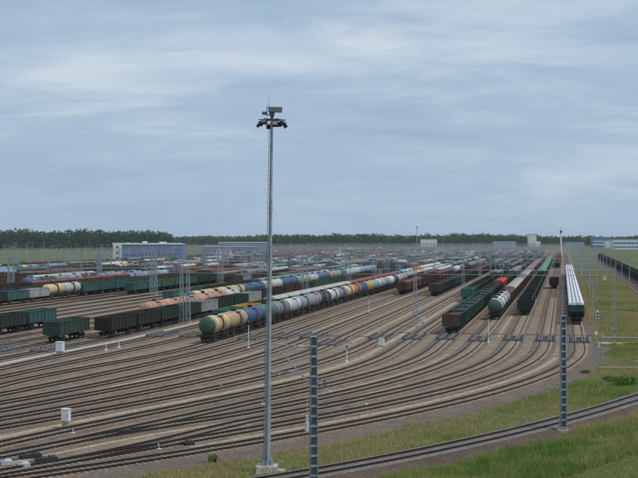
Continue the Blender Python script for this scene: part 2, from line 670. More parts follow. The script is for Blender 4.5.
def sweep_mesh(name, pts, prof, z0, mat, closed=True):
    V, n, k = sweep(pts, prof, z0)
    F = []
    kk = k if closed else k - 1
    for i in range(n - 1):
        for j in range(kk):
            j2 = (j + 1) % k
            F.append((i * k + j, i * k + j2, (i + 1) * k + j2, (i + 1) * k + j))
    me = bpy.data.meshes.new(name)
    if closed:
        F.append(tuple(range(k)))
        F.append(tuple(reversed(range((n - 1) * k, n * k))))
    me.from_pydata([tuple(v) for v in V], [], [tuple(reversed(f)) for f in F])
    me.materials.append(mat)
    me.update()
    return me


SLP_Z = 0.0


def sleepers(name, pts, z0, mat, spacing=0.6, skip=None):
    P = np.array(pts)
    seg = np.linalg.norm(np.diff(P, axis=0), axis=1)
    cum = np.concatenate([[0], np.cumsum(seg)])
    q = np.arange(0.3, cum[-1], spacing)
    x = np.interp(q, cum, P[:, 0])
    y = np.interp(q, cum, P[:, 1])
    dx = np.interp(q + 0.4, cum, P[:, 0]) - np.interp(q - 0.4, cum, P[:, 0])
    dy = np.interp(q + 0.4, cum, P[:, 1]) - np.interp(q - 0.4, cum, P[:, 1])
    n = np.hypot(dx, dy)
    dx, dy = dx / n, dy / n
    if skip is not None:
        keep = skip(x, y)
        x, y, dx, dy = x[keep], y[keep], dx[keep], dy[keep]
    m = len(x)
    if m == 0:
        return None
    hl, hw = 1.35, 0.125
    base = np.array([(-hl, -hw, -0.08), (hl, -hw, -0.08), (hl, hw, -0.08), (-hl, hw, -0.08), (-hl, -hw * 0.8, 0.03), (hl, -hw * 0.8, 0.03), (hl, hw * 0.8, 0.03), (-hl, hw * 0.8, 0.03)])
    V = np.zeros((m, 8, 3))
    jit = NP.normal(0, 0.006, m)
    for j, (a, b, c) in enumerate(base):
        V[:, j, 0] = x + a * dy + b * dx
        V[:, j, 1] = y - a * dx + b * dy
        V[:, j, 2] = z0 + c + jit
    f = np.array([(4, 5, 6, 7), (0, 1, 5, 4), (1, 2, 6, 5), (2, 3, 7, 6), (3, 0, 4, 7)])
    F = (f[None] + 8 * np.arange(m)[:, None, None]).reshape(-1, 4)
    return npmesh(name, V.reshape(-1, 3), F, mat)


def build_track(tr, idx, s_to, name='railway_track', slp_to=360, label=None, skip=None):
    root = empty(name, (0, 0, 0))
    tag(root, label, kind='structure')
    z = 0.10 + 0.004 * (idx % 9)
    cl = tr.pts(tr.send, s_to)
    bed = sweep_mesh('ballast_bed', cl, [(-2.1, -0.14), (-1.75, 0.0), (1.75, 0.0), (2.1, -0.14)], z, M['bed'], closed=False)
    link('ballast_bed', bed, root)
    ns_ = tr.pts(tr.send, min(slp_to, s_to), step=1.6)
    sm = sleepers('sleepers', ns_, z, M['sleeper'], skip=skip)
    if sm:
        tag(link('sleepers', sm, root), kind='stuff')
    for off in (-0.797, 0.797):
        link('rail', sweep_mesh('rail', tr.pts(tr.send, s_to, off), RAIL_PROF, z + 0.02, M['rail']), root)
    return root


def near_track(other, lim=1.9):
    P = np.array(other.pts(other.send, other.s0, step=0.8))

    def keep(x, y):
        d = np.min(np.hypot(x[:, None] - P[None, :, 0], y[:, None] - P[None, :, 1]), axis=1)
        return d > lim
    return keep


# yard ballast sheet: bounded on the right by the outermost track
edge = TR[0].pts(TR[0].send - 5, 1700.0, off=3.9)
yb = MB()
yv = [(x, y, 0.012) for x, y in edge]
left = [to_xy(-296, 1700.0), to_xy(-296, 150.0), (-180.0, 20.0), (-60.0, 20.0)]
yv += [(x, y, 0.012) for x, y in left]
yb.add(yv, [tuple(range(len(yv)))])
tag(yb.build('yard_ballast', M['yard']), kind='structure')
sh = sweep_mesh('ballast_shoulder', TR[0].pts(TR[0].send - 3, 420.0, off=0, step=1.6), [(1.6, 0.03), (3.0, 0.022), (5.2, 0.004)], 0.004, M['shoulder'], closed=False)
tag(link('ballast_shoulder', sh), kind='structure')

for i, tr in enumerate(TR):
    far = 1500.0
    slp = 370 if i < 14 else 330
    sk = near_track(TR[1]) if i == 2 else (near_track(TR[4]) if i == 3 else None)
    build_track(tr, i, far, slp_to=slp, skip=sk, label='curving yard track with brown rails on pale sleepers' if i < 14 else 'straight yard track among the left sidings')

# straight far tracks, one shared mesh
fb = MB()
for off in (-0.797, 0.797):
    fb.box((450, off, 0.14), (900, 0.08, 0.18))
far_rail_me = fb.mesh('rail_pair', [M['rail']])
for ln in FAR_LANES:
    s_a = s_of(ln, max(200.0, -ln * 2.2))
    X, Y = to_xy(ln, s_a)
    r_ = empty('railway_track', (X, Y, 0), math.pi / 2 - TH)
    tag(r_, 'straight far track under the distant wagon rows', kind='structure')
    link('rail_pair', far_rail_me, r_)


# pale strips between the tracks
def strip(name, tr, off, width, mat, s_a, s_b, z, label):
    off *= K
    me = sweep_mesh(name, tr.pts(s_a, s_b, off, step=1.6), [(-width / 2, -0.05), (-width / 2 + 0.05, 0.0), (width / 2 - 0.05, 0.0), (width / 2, -0.05)], z, mat, closed=False)
    return tag(link(name, me), label, kind='structure')


strip('sandy_path', TR[5], -2.75, 0.85, M['sand'], TR[5].send, 230, 0.075, 'pale sandy strip between two curving tracks')
strip('sandy_path', TR[0], -2.55, 0.6, M['sand'], TR[0].send, 188, 0.071, 'thin sandy strip inside the outermost track')
strip('sandy_path', TR[4], 2.65, 0.45, M['sand'], 135, 190, 0.079, 'thin sandy strip in the middle of the curve')
strip('sandy_path', TR[8], -2.5, 0.55, M['sand'], TR[8].send, 192, 0.067, 'thin pale strip on the left of the curve')
strip('sandy_path', TR[3], 2.2, 0.55, M['sand'], TR[4].send + 8, 150, 0.083, 'thin sandy strip between the two merging track pairs')
strip('concrete_path', TR[13], -3.1, 1.25, M['concrete'], TR[13].send, 262, 0.10, 'pale concrete walkway along the left bundle')
for k, (ti, off, wd) in enumerate(((3, 2.6, 0.5), (1, 2.6, 0.8), (7, 2.6, 0.6), (9, 2.4, 0.5), (16, 2.5, 0.8), (18, 2.6, 0.9), (19, 2.6, 0.8), (20, 2.6, 0.9), (21, 2.6, 0.7), (22, 2.6, 0.9), (5, -2.6, 0.9))):
    strip('sandy_path', TR[ti], off, wd, M['sand'], TR[ti].s0 + 8, TR[ti].s0 + 300, 0.06 + 0.003 * k, 'straight pale strip between the sidings')

# the single line at lower right, on its own low bank
SING = [(760, 352), (700, 375), (638, 398.7), (574.5, 416.6), (518, 430.6), (456.5, 443.6), (400, 456), (318.5, 472.2), (275, 479.5), (180, 494), (60, 510)]
sp = np.array([gnd(x, y, 0.45) for x, y in SING])[::-1]
u_ = np.concatenate([[0], np.cumsum(np.linalg.norm(np.diff(sp, axis=0), axis=1))])
px3 = np.polyfit(u_, sp[:, 0], 3)
py3 = np.polyfit(u_, sp[:, 1], 3)
SU = np.arange(-12, u_[-1] + 1, 1.5)
SINGLE = list(zip(np.polyval(px3, SU), np.polyval(py3, SU)))
root = empty('railway_track')
tag(root, 'single curving line on a low dark bank at lower right', kind='structure')
link('ballast_bed', sweep_mesh('ballast_bed', SINGLE, [(-2.9, -0.42), (-1.75, 0.0), (1.45, 0.0), (1.6, -0.02)], 0.42, M['mainbed'], closed=False), root)
link('bank', sweep_mesh('bank', SINGLE, [(1.6, -0.02), (2.2, -0.16), (3.6, -0.418)], 0.42, M['brownbank'], closed=False), root)
msl = ground_mat('dark_sleeper', ((0.15, 0.14, 0.142), (0.175, 0.163, 0.163), (0.135, 0.125, 0.122)), (0.3, 1.4), 9.0, 0.2)
tag(link('sleepers', sleepers('sleepers', SINGLE, 0.40, msl), root), kind='stuff')
for off in (-0.797, 0.797):
    P = np.array(SINGLE)
    d = np.gradient(P, axis=0)
    d /= np.linalg.norm(d, axis=1)[:, None]
    link('rail', sweep_mesh('rail', [tuple(p) for p in P + np.stack([d[:, 1], -d[:, 0]], 1) * off], RAIL_PROF, 0.42, M['rail']), root)

# ------------------------------------------------------------------ wagons
RT = 0.31                      # rail-top height above the ground sheet
C = dict(
    green=(0.05, 0.12, 0.08), teal=(0.055, 0.16, 0.15), dkgreen=(0.026, 0.05, 0.036), brown=(0.085, 0.052, 0.036),
    maroon=(0.105, 0.042, 0.034), grey=(0.30, 0.315, 0.32), ltgrey=(0.42, 0.43, 0.43), rust=(0.15, 0.085, 0.045),
    blue=(0.055, 0.12, 0.27), ltblue=(0.24, 0.42, 0.56), cream=(0.68, 0.52, 0.27), pink=(0.58, 0.32, 0.22),
    white=(0.70, 0.73, 0.74), yellow=(0.68, 0.43, 0.06), brgreen=(0.06, 0.27, 0.15), red=(0.55, 0.085, 0.045),
    bluegrey=(0.27, 0.36, 0.43), lilac=(0.33, 0.34, 0.37), black=(0.03, 0.03, 0.032), orange=(0.52, 0.20, 0.07),
    pale=(0.50, 0.48, 0.43), dkteal2=(0.10, 0.25, 0.29), umber=(0.045, 0.037, 0.031), slate=(0.06, 0.10, 0.082), dkteal=(0.03, 0.09, 0.085))
CN = dict(green='green', teal='teal', dkgreen='dark green', brown='brown', maroon='maroon', grey='grey', ltgrey='light grey',
          rust='rusty', blue='blue', ltblue='light blue', cream='cream', pink='pink', white='white', yellow='yellow',
          brgreen='bright green', red='bright red', bluegrey='blue-grey', lilac='pale lilac', black='black', orange='orange',
          pale='pale', umber='dark umber', slate='grey-green', dkteal2='teal', dkteal='dark teal')


def bogie_mb(mb, x, mat=0):
    for sy in (-1, 1):
        mb.add([(x - 1.15, sy * 1.02, 0.5), (x - 0.5, sy * 1.02, 0.28), (x + 0.5, sy * 1.02, 0.28), (x + 1.15, sy * 1.02, 0.5),
                (x + 1.15, sy * 1.02, 0.72), (x + 0.4, sy * 1.02, 0.9), (x - 0.4, sy * 1.02, 0.9), (x - 1.15, sy * 1.02, 0.72),
                (x - 1.15, sy * 1.16, 0.5), (x - 0.5, sy * 1.16, 0.28), (x + 0.5, sy * 1.16, 0.28), (x + 1.15, sy * 1.16, 0.5),
                (x + 1.15, sy * 1.16, 0.72), (x + 0.4, sy * 1.16, 0.9), (x - 0.4, sy * 1.16, 0.9), (x - 1.15, sy * 1.16, 0.72)],
               [tuple(range(8)), tuple(range(15, 7, -1))] + [(k, (k + 1) % 8, 8 + (k + 1) % 8, 8 + k) for k in range(8)], mat)
    mb.box((x, 0, 0.68), (0.42, 2.1, 0.34), mat)


def wheelset_mb(mb, x, n=14, mat=0):
    for sy in (-1, 1):
        mb.tube((x, sy * 0.72, 0.475), (x, sy * 0.86, 0.475), 0.475, n=n, mat=mat)
    mb.tube((x, -0.86, 0.475), (x, 0.86, 0.475), 0.09, n=6, mat=mat)


def roof_outline(hw, z_eave, rise, n=7):
    return [(hw * math.cos(math.pi * k / (n - 1)), z_eave + rise * math.sin(math.pi * k / (n - 1)) ** 0.8) for k in range(n)]


def gondola(L_=12.75):
    W_, zf, zt, th = 1.55, 1.30, 3.48, 0.10
    P = {}
    b = MB()
    h = L_ / 2
    for sy in (-1, 1):
        b.box((0, sy * (W_ - th / 2), (zf + zt) / 2), (L_, th, zt - zf))
        b.box((0, sy * (W_ + 0.03), zt - 0.07), (L_ + 0.1, 0.14, 0.16))
        b.box((0, sy * (W_ + 0.02), zf + 0.08), (L_, 0.10, 0.18))
    for key, sx in (('end_wall', -1), ('end_wall.', 1)):
        b_side, b = b, MB()
        b.box((sx * (h - th / 2), 0, (zf + zt) / 2), (th, 2 * (W_ - th) - 0.006, zt - zf))
        b.box((sx * (h + 0.04), 0, zt - 0.09), (0.14, 2 * W_ - 0.1, 0.17))
        for z in (zf + 0.55, zf + 1.1, zf + 1.6):
            b.box((sx * (h + 0.035), 0, z), (0.09, 2 * W_ - 0.16, 0.12))
        for y in (-1.3, 1.3):
            b.box((sx * (h + 0.07), y, (zf + zt) / 2), (0.13, 0.17, zt - zf - 0.1))
        P[key] = (b, 'paint')
        b = b_side
    b.box((0, 0, zf - 0.06), (L_ - 0.02, 2 * W_ - 0.24, 0.12))
    P['body'] = (b, 'paint')
    r = MB()
    nr = 8
    for k in range(nr):
        x = -h + 0.15 + (L_ - 0.3) * k / (nr - 1)
        for sy in (-1, 1):
            r.box((x, sy * (W_ + 0.06), (zf + zt) / 2 - 0.03), (0.17, 0.13, zt - zf - 0.16))
    P['side_ribs'] = (r, 'paint')
    u = MB()
    u.box((0, 0, 1.05), (L_ + 0.2, 0.5, 0.34))
    for k in range(6):
        u.box((-4.0 + 1.6 * k, 0, 1.10), (0.14, 2.7, 0.18))
    u.tube((-1.4, 0.75, 0.95), (-0.4, 0.75, 0.95), 0.22, n=8)
    P['underframe'] = (u, 'undercar')
    return P, L_, 13.92, 4.33


def coal_mb(L_, z=3.25, seed=0):
    rr = random.Random(seed)
    mb = MB()
    nx, ny = 22, 6
    h, w_ = L_ / 2 - 0.12, 1.43
    vs = []
    for i in range(nx):
        for j in range(ny):
            x = -h + 2 * h * i / (nx - 1)
            y = -w_ + 2 * w_ * j / (ny - 1)
            q = 1 - abs(2 * j / (ny - 1) - 1) ** 2
            e_ = min(1.0, min(i, nx - 1 - i) / 3)
            vs.append((x, y, z - 0.22 + 0.42 * q * (0.35 + 0.65 * e_) * (0.8 + 0.25 * math.sin(x * 1.3)) + rr.uniform(-0.06, 0.06)))
    fs = [(i * ny + j, (i + 1) * ny + j, (i + 1) * ny + j + 1, i * ny + j + 1) for i in range(nx - 1) for j in range(ny - 1)]
    mb.add(vs, fs)
    return mb


def tank():
    P = {}
    L_, r, cz = 10.8, 1.52, 2.80
    h = L_ / 2
    b = MB()
    cap = 0.62
    prof = []
    prof += [(-h + cap, r)] + [(-h + cap + (L_ - 2 * cap) * k / 6, r) for k in range(1, 7)]
    b.lathex(prof, 24, cz)
    P['barrel'] = (b, 'TANK')
    for key, sx in (('end_cap', -1), ('end_cap.', 1)):
        e_ = MB()
        pr = []
        for k in range(6):
            a = math.pi / 2 * k / 5
            pr.append((sx * (h - cap + cap * math.sin(a)), max(0.02, r * math.cos(a) ** 0.8)))
        if sx > 0:
            pr = pr[::-1]
            e_.lathex(pr[::-1], 24, cz)
        else:
            e_.lathex(pr[::-1], 24, cz)
        P[key] = (e_, 'tank_plain')
    s_ = MB()
    for x in (-4.1, -1.9, 1.9, 4.1):
        n = 24
        vs, fs = [], []
        for xx in (x - 0.07, x + 0.07):
            for k in range(n + 1):
                an = 2 * math.pi * k / n
                vs.append((xx, (r + 0.025) * math.cos(an), cz + (r + 0.025) * math.sin(an)))
        fs = [(k, k + 1, n + 2 + k, n + 1 + k) for k in range(n)]
        s_.add(vs, fs)
    P['straps'] = (s_, 'undercar')
    d = MB()
    d.tube((0, 0, cz + r - 0.1), (0, 0, cz + r + 0.28), 0.42, n=12)
    d.tube((0, 0, cz + r + 0.28), (0, 0, cz + r + 0.36), 0.5, n=12)
    d.tube((1.1, 0, cz + r - 0.05), (1.1, 0, cz + r + 0.22), 0.13, n=8)
    P['hatch'] = (d, 'black')
    pl = MB()
    for sy in (-1, 1):
        pl.box((0, sy * 0.95, cz + r - 0.12), (2.2, 0.45, 0.05))
        for x in (-0.32, 0.32):
            pts = [(x, sy * 1.66, 1.1), (x, sy * 1.66, cz + 0.2), (x, sy * 1.15, cz + r - 0.1)]
            for a, c in zip(pts, pts[1:]):
                pl.bar(a, c, 0.06)
        for z in (1.4, 1.75, 2.1, 2.45, 2.8):
            pl.bar((-0.32, sy * 1.66, z), (0.32, sy * 1.66, z), 0.04)
    P['platform_ladder'] = (pl, 'galv_dark')
    u = MB()
    u.box((0, 0, 1.08), (11.2, 0.55, 0.34))
    for sx in (-1, 1):
        u.box((sx * 5.45, 0, 1.12), (0.3, 2.9, 0.36))
        u.box((sx * 4.0, 0, 1.3), (0.7, 2.2, 0.5))
        for sy in (-1, 1):
            u.bar((sx * 5.45, sy * 1.3, 1.2), (sx * 4.0, sy * 1.0, 1.2), 0.12)
            u.bar((sx * 5.5, sy * 1.35, 1.3), (sx * 5.5, sy * 1.35, 2.1), 0.05)
        u.bar((sx * 5.5, -1.35, 2.1), (sx * 5.5, 1.35, 2.1), 0.05)
    for sy in (-1, 1):
        u.bar((-5.4, sy * 1.28, 1.14), (5.4, sy * 1.28, 1.14), 0.12)
    P['underframe'] = (u, 'undercar')
    return P, L_, 12.02, 3.9


def boxcar():
    P = {}
    L_, W_, zf, ze = 13.8, 1.52, 1.2, 3.5
    b = MB()
    b.box((0, 0, (zf + ze) / 2), (L_, 2 * W_, ze - zf))
    for k in range(10):
        x = -6.7 + 13.4 * k / 9
        if abs(x) < 1.9:
            continue
        for sy in (-1, 1):
            b.box((x, sy * (W_ + 0.03), (zf + ze) / 2), (0.12, 0.08, ze - zf - 0.1))
    for sx in (-1, 1):
        for y in (-0.9, 0, 0.9):
            b.box((sx * (L_ / 2 + 0.03), y, (zf + ze) / 2), (0.08, 0.12, ze - zf - 0.1))
    P['body'] = (b, 'paint')
    r = MB()
    prof = roof_outline(W_ + 0.06, ze + 0.004, 0.6)
    r.extrudex(prof, -L_ / 2 - 0.08, L_ / 2 + 0.08)
    for k in range(9):
        x = -6.6 + 13.2 * k / 8
        r.extrudex([(a * 1.01, ze + 0.004 + (c - ze) * 1.06) for a, c in prof], x - 0.06, x + 0.06)
    P['roof'] = (r, 'paint')
    d = MB()
    for sy in (-1, 1):
        for x in (-0.95, 0.95):
            d.box((x, sy * (W_ + 0.05), (zf + ze) / 2), (1.84, 0.09, ze - zf - 0.12))
        d.bar((-3.6, sy * (W_ + 0.06), ze - 0.05), (3.6, sy * (W_ + 0.06), ze - 0.05), 0.08)
    P['doors'] = (d, 'paint')
    u = MB()
    u.box((0, 0, 1.0), (L_ + 0.2, 0.5, 0.34))
    for k in range(5):
        u.box((-3.6 + 1.8 * k, 0, 1.08), (0.14, 2.6, 0.2))
    P['underframe'] = (u, 'undercar')
    return P, L_, 14.73, 4.7


def hopper():
    P = {}
    L_, W_, zf, ze = 13.3, 1.55, 1.3, 3.85
    h = L_ / 2
    b = MB()
    vs = []
    for x, z in ((-h, ze), (h, ze), (h, 2.5), (h - 1.9, zf), (-h + 1.9, zf), (-h, 2.5)):
        vs += [(x, -W_, z), (x, W_, z)]
    fs = [(0, 2, 3, 1)] + [(2 * k, 2 * k + 1, (2 * k + 3) % 12, (2 * k + 2) % 12) for k in range(1, 6)] + [(0, 10, 8, 6, 4, 2), (1, 3, 5, 7, 9, 11)]
    b.add(vs, fs)
    for k in range(9):
        x = -h + 0.2 + (L_ - 0.4) * k / 8
        z0 = 2.5 if abs(x) > h - 1.0 else zf + 0.1
        for sy in (-1, 1):
            b.box((x, sy * (W_ + 0.04), (z0 + ze) / 2), (0.14, 0.09, ze - z0 - 0.06))
    for k in (-3.2, 0, 3.2):
        b.box((k, 0, 0.98), (1.5, 1.7, 0.62), taper=(1.5, 1.5))
    P['body'] = (b, 'paint')
    r = MB()
    prof = roof_outline(W_ + 0.05, ze + 0.004, 0.6)
    r.extrudex(prof, -h - 0.05, h + 0.05)
    P['roof'] = (r, 'paint')
    hh = MB()
    for k in range(8):
        for y in (-0.75, 0.0, 0.75):
            hh.box((-5.6 + 1.6 * k, y, ze + (0.62 if y == 0 else 0.52)), (0.62, 0.4, 0.14))
    P['hatches'] = (hh, 'roof_grey')
    e_ = MB()
    for sx in (-1, 1):
        for y in (-1.35, 0, 1.35):
            e_.bar((sx * (h - 0.05), y, 1.25), (sx * (h - 0.05), y, 2.5), 0.12)
        e_.box((sx * (h - 0.4), 0, 1.2), (1.2, 2.8, 0.14))
        e_.bar((sx * (h + 0.1), -0.6, 1.2), (sx * (h + 0.1), -0.6, 4.2), 0.05)
        e_.bar((sx * (h + 0.1), -0.2, 1.2), (sx * (h + 0.1), -0.2, 4.2), 0.05)
    P['end_platform'] = (e_, 'undercar')
    u = MB()
    u.box((0, 0, 1.02), (L_ + 0.2, 0.5, 0.34))
    P['underframe'] = (u, 'undercar')
    return P, L_, 14.72, 4.9


KIND = dict(gondola=gondola, tank=tank, boxcar=boxcar, hopper=hopper)
KNAME = dict(gondola='gondola_wagon', tank='tank_wagon', boxcar='box_wagon', hopper='hopper_wagon')
KCAT = dict(gondola='wagon', tank='tank wagon', boxcar='boxcar', hopper='hopper wagon')
KWORD = dict(gondola='open wagon', tank='tank wagon', boxcar='boxcar', hopper='covered hopper')
SPEC = {}
PARTME = {}
for kd, fn in KIND.items():
    P, Lk, pitch, bx = fn()
    SPEC[kd] = (P, Lk, pitch, bx)
    for pn, (mb, mt) in P.items():
        if mt == 'TANK':
            for v in ('tank_plain', 'tank_stain', 'tank_band'):
                PARTME[kd, pn, v] = mb.mesh(pn, [M[v]], 40)
        else:
            PARTME[kd, pn, mt] = mb.mesh(pn.strip('.'), [M[mt]], 40 if kd == 'tank' or pn == 'roof' else None)
COAL = {k: coal_mb(12.75, 3.25, k).mesh('load', [M['coal']], 60) for k in range(4)}
_b = MB()
bogie_mb(_b, 0)
BOGIE = _b.mesh('bogie', [M['undercar']])
_b = MB()
wheelset_mb(_b, 0)
WHEELS = _b.mesh('wheelset', [M['wheel']], 40)
_b = MB()
_b.box((0.25, 0, 1.04), (0.7, 0.16, 0.2))
_b.box((0.58, 0, 1.04), (0.22, 0.34, 0.34))
COUPLER = _b.mesh('coupler', [M['undercar']])
FLOORDIRT = plain('wagon_floor_dirt', (0.045, 0.036, 0.03), 0.9, 0, 0.4, 1.0)
RUSTFLOOR = plain('rusty_floor', (0.22, 0.085, 0.04), 0.9, 0, 0.35, 0.7)
_b = MB()
_b.box((0, 0, 1.36), (12.5, 2.86, 0.05))
FLOOR = {'dirt': _b.mesh('floor', [FLOORDIRT]), 'rust': MB().mesh('floor', [RUSTFLOOR])}
_b2 = MB()
_b2.box((0, 0, 2.55), (12.5, 2.86, 0.6))
FLOOR['rust'] = _b2.mesh('floor', [RUSTFLOOR])

FARME = {}


def far_mesh(kd, roofm, variant, load):
    """one joined mesh per kind for wagons too small to show their parts"""
    key = (kd, roofm, variant, load)
    if key in FARME:
        return FARME[key]
    P, Lk, pitch, bx = SPEC[kd]
    mats, mb = [], MB()

    def slot(mt):
        if mt not in mats:
            mats.append(mt)
        return mats.index(mt)
    for pn, (src, mt) in P.items():
        if mt == 'TANK':
            mt = variant
        if pn == 'roof' and roofm:
            mt = roofm
        if pn in ('platform_ladder',):
            continue
        mb.add(src.v, src.f, slot(mt))
    for sx in (-1, 1):
        bogie_mb(mb, sx * bx, slot('undercar'))
        for dx in (-0.925, 0.925):
            mb.tube((sx * bx + dx, -0.84, 0.475), (sx * bx + dx, 0.84, 0.475), 0.475, n=8, mat=slot('undercar'))
    if kd == 'gondola':
        if load == 'coal':
            cm = coal_mb(12.75, 3.25, 9)
            mb.add(cm.v, cm.f, slot('coal'))
        else:
            mb.box((0, 0, 1.36), (12.5, 2.86, 0.05), slot('coal'))
    FARME[key] = mb.mesh(KNAME[kd], [M[m] for m in mats], 40)
    return FARME[key]


def roof_paint(col, nm):
    if nm not in M:
        M[nm] = plain(nm, col, 0.65, 0, 0.38, 0.9)
    return nm


roof_paint((0.72, 0.80, 0.86), 'roof_white')
roof_paint((0.44, 0.42, 0.38), 'roof_pale')
roof_paint((0.20, 0.20, 0.20), 'roof_greyish')
roof_paint((0.15, 0.062, 0.05), 'roof_maroon')
roof_paint((0.50, 0.085, 0.045), 'roof_red')
roof_paint((0.27, 0.075, 0.055), 'roof_dullred')
roof_paint((0.085, 0.25, 0.16), 'roof_green')
roof_paint((0.30, 0.16, 0.13), 'roof_pinkish')
ROOFPART = {}


def roof_me(kd, rm):
    if (kd, rm) not in ROOFPART:
        me = PARTME[kd, 'roof', 'paint'].copy()
        me.materials[0] = M[rm]
        ROOFPART[kd, rm] = me
    return ROOFPART[kd, rm]


COUNT = dict(gondola=0, tank=0, boxcar=0, hopper=0)
HEAD = math.pi / 2 - TH


def place_car(kd, X, Y, rz, col, roof=None, variant='tank_plain', load=None, label='', group='', detail=2, endcol=None, sidelabel=None):
    P, Lk, pitch, bx = SPEC[kd]
    COUNT[kd] += 1
    kb = rnd.uniform(0.78, 1.12)
    color = (*[min(1, c * kb * rnd.uniform(0.97, 1.03)) for c in C[col]], 1)
    if detail == 0:
        o = link(KNAME[kd], far_mesh(kd, roof, variant, load))
        o.location = (X, Y, RT)
        o.rotation_euler = (0, 0, rz)
        o.color = color
        return tag(o, label, KCAT[kd], group)
    root = empty(KNAME[kd], (X, Y, RT), rz)
    tag(root, label, KCAT[kd], group)
    for pn, (mb, mt) in P.items():
        m_ = variant if mt == 'TANK' else mt
        me = PARTME[kd, pn, m_]
        if pn == 'roof' and roof:
            me = roof_me(kd, roof)
        o = link(pn.strip('.'), me, root)
        o.color = color
        if pn in ('side_ribs', 'straps', 'hatches'):
            o['kind'] = 'stuff'
        if endcol and pn in ('end_cap', 'end_wall'):
            o.color = (*C[endcol], 1)
            o['label'] = CN[endcol] + (' domed end of the tank' if kd == 'tank' else ' end wall of the wagon')
    for sx in (-1, 1):
        b_ = link('bogie', BOGIE, root)
        b_.location = (sx * bx, 0, 0)
        if detail >= 2:
            for dx in (-0.925, 0.925):
                link('wheelset', WHEELS, b_).location = (dx, 0, 0)
        c_ = link('coupler', COUPLER, root)
        c_.location = (sx * Lk / 2, 0, 0)
        c_.rotation_euler = (0, 0, 0 if sx > 0 else math.pi)
    if kd == 'gondola':
        if load == 'coal':
            tag(link('load', COAL[rnd.randrange(4)], root), 'black coal heaped in the wagon')
        elif load == 'rust':
            tag(link('load', FLOOR['rust'], root), 'rust-coloured load filling the wagon')
        else:
            link('floor', FLOOR['dirt'], root)
    return root


ORD = ['first', 'second', 'third', 'fourth', 'fifth', 'sixth', 'seventh', 'eighth', 'ninth', 'tenth']


def ordn(k):
    if k < 10:
        return ORD[k]
    k += 1
    suf = 'th' if 10 <= k % 100 <= 20 else {1: 'st', 2: 'nd', 3: 'rd'}.get(k % 10, 'th')
    return '%d%s' % (k, suf)


FARLIST = []            # wagons past the limit: (kind, X, Y, col, roof)
ALL = []


def train(lane, Y0, cars, phrase, group, gap=0.0):
    """cars start at camera depth Y0 and run away from the camera; each entry a dict"""
    s = s_of(lane, K * Y0)
    for k, c in enumerate(cars):
        P, Lk, pitch, bx = SPEC[c['kd']]
        sc_ = s + pitch / 2
        s += pitch + gap
        X, Y = to_xy(lane, sc_)
        xp = 319 + X / Y * FPX
        if xp < -60 or xp > 700 or c.get('skip'):
            continue
        word = KWORD[c['kd']]
        extra = ''
        if c['kd'] == 'gondola' and c.get('load') == 'coal':
            extra = ' of coal'
        lab = '%s %s%s, %s car of %s' % (CN[c['col']], word, extra, ordn(k), phrase)
        ALL.append((Y, c, X, lab, group))


def cs(spec):
    """'g:green*3:coal' style shorthand -> list of wagon dicts"""
    out_ = []
    kk = dict(g='gondola', t='tank', b='boxcar', h='hopper')
    for tok in spec.split():
        a = tok.split(':')
        col, n = (a[1].split('*') + ['1'])[:2]
        for _ in range(int(n)):
            d = dict(kd=kk[a[0]], col=col)
            if len(a) > 2:
                if a[0] == 'g':
                    d['load'] = a[2]
                elif a[0] == 't':
                    d['variant'] = 'tank_' + a[2]
                else:
                    d['roof'] = 'roof_' + a[2]
            if len(a) > 3 and a[3]:
                d['endcol'] = a[3]
            out_.append(d)
    return out_


def rand_run(n, pal):
    out_ = []
    while len(out_) < n:
        tok = rnd.choice(pal)
        m = rnd.randint(2, 7)
        if tok.startswith('t'):
            for _ in range(m):
                out_ += cs('t:%s:%s' % (rnd.choice(['white', 'ltblue', 'cream', 'bluegrey', 'grey', 'blue', 'green', 'grey', 'umber', 'bluegrey', 'dkgreen']), rnd.choice(['plain', 'stain', 'band'])))
        else:
            for _ in range(m):
                t2 = tok
                if tok == 'g:mix':
                    t2 = 'g:' + rnd.choice(['dkgreen', 'brown', 'dkteal', 'green', 'maroon', 'grey', 'dkgreen', 'brown', 'black'])
                    if rnd.random() < 0.25:
                        t2 += ':coal'
                out_ += cs(t2)
    return out_[:n]


PALM = ['t', 't', 'g:mix', 'g:mix', 'g:mix', 'g:mix', 'b:maroon:maroon', 'b:brown:greyish', 'h:grey:greyish', 'h:green:green', 'g:dkgreen:coal']

train(LANE[0], 224, cs('h:dkteal*24:white'), 'the white-roofed hopper train on the right', 'white-roofed hopper train')
train(LANE[1], 381, cs('g:black'), 'the lone wagon spot on the right', 'standing single wagons')
train(LANE[1], 640, rand_run(54, ['b:maroon:maroon', 'g:mix']), 'the string beyond the lone wagon', 'distant string behind the lone wagon')
train(LANE[2], 250, cs('g:dkgreen*3 g:black g:dkgreen*4 g:black*2 g:dkgreen*6 h:green*26:green'), 'the train right of the white tank', 'dark open wagons on the right')
train(LANE[3], 237, cs('t:white:stain:green t:white:stain t:white:stain t:ltgrey:stain b:maroon*2:maroon b:maroon*5:pale b:maroon*3:greyish b:maroon*5:pale h:maroon*16:pinkish g:brown*12'), 'the mixed train headed by a white tank', 'mixed train headed by a white tank')
train(LANE[4], 202, cs('g:dkgreen:coal:rust g:green:coal g:dkteal:coal g:green*2:coal g:dkgreen*2:coal g:green:coal g:dkgreen:coal g:black*3:coal b:red*2:red g:dkgreen*6:coal') + rand_run(58, PALM), 'the coal train with rusty end', 'coal train in the right half')
train(LANE[5], 303, cs('g:brgreen:rust g:green:rust g:brown*3 g:dkgreen*5') + rand_run(58, PALM), 'the train led by bright green', 'train led by a bright green wagon')
train(LANE[6], 560, rand_run(58, PALM), 'the far train left of red boxcars', 'far train in the middle')
train(LANE[7], 333, cs('g:brown:coal g:dkgreen*3:coal g:green*2:coal g:dkgreen*6:coal') + rand_run(58, PALM), 'the train right of maroon boxcars', 'dark green coal train')
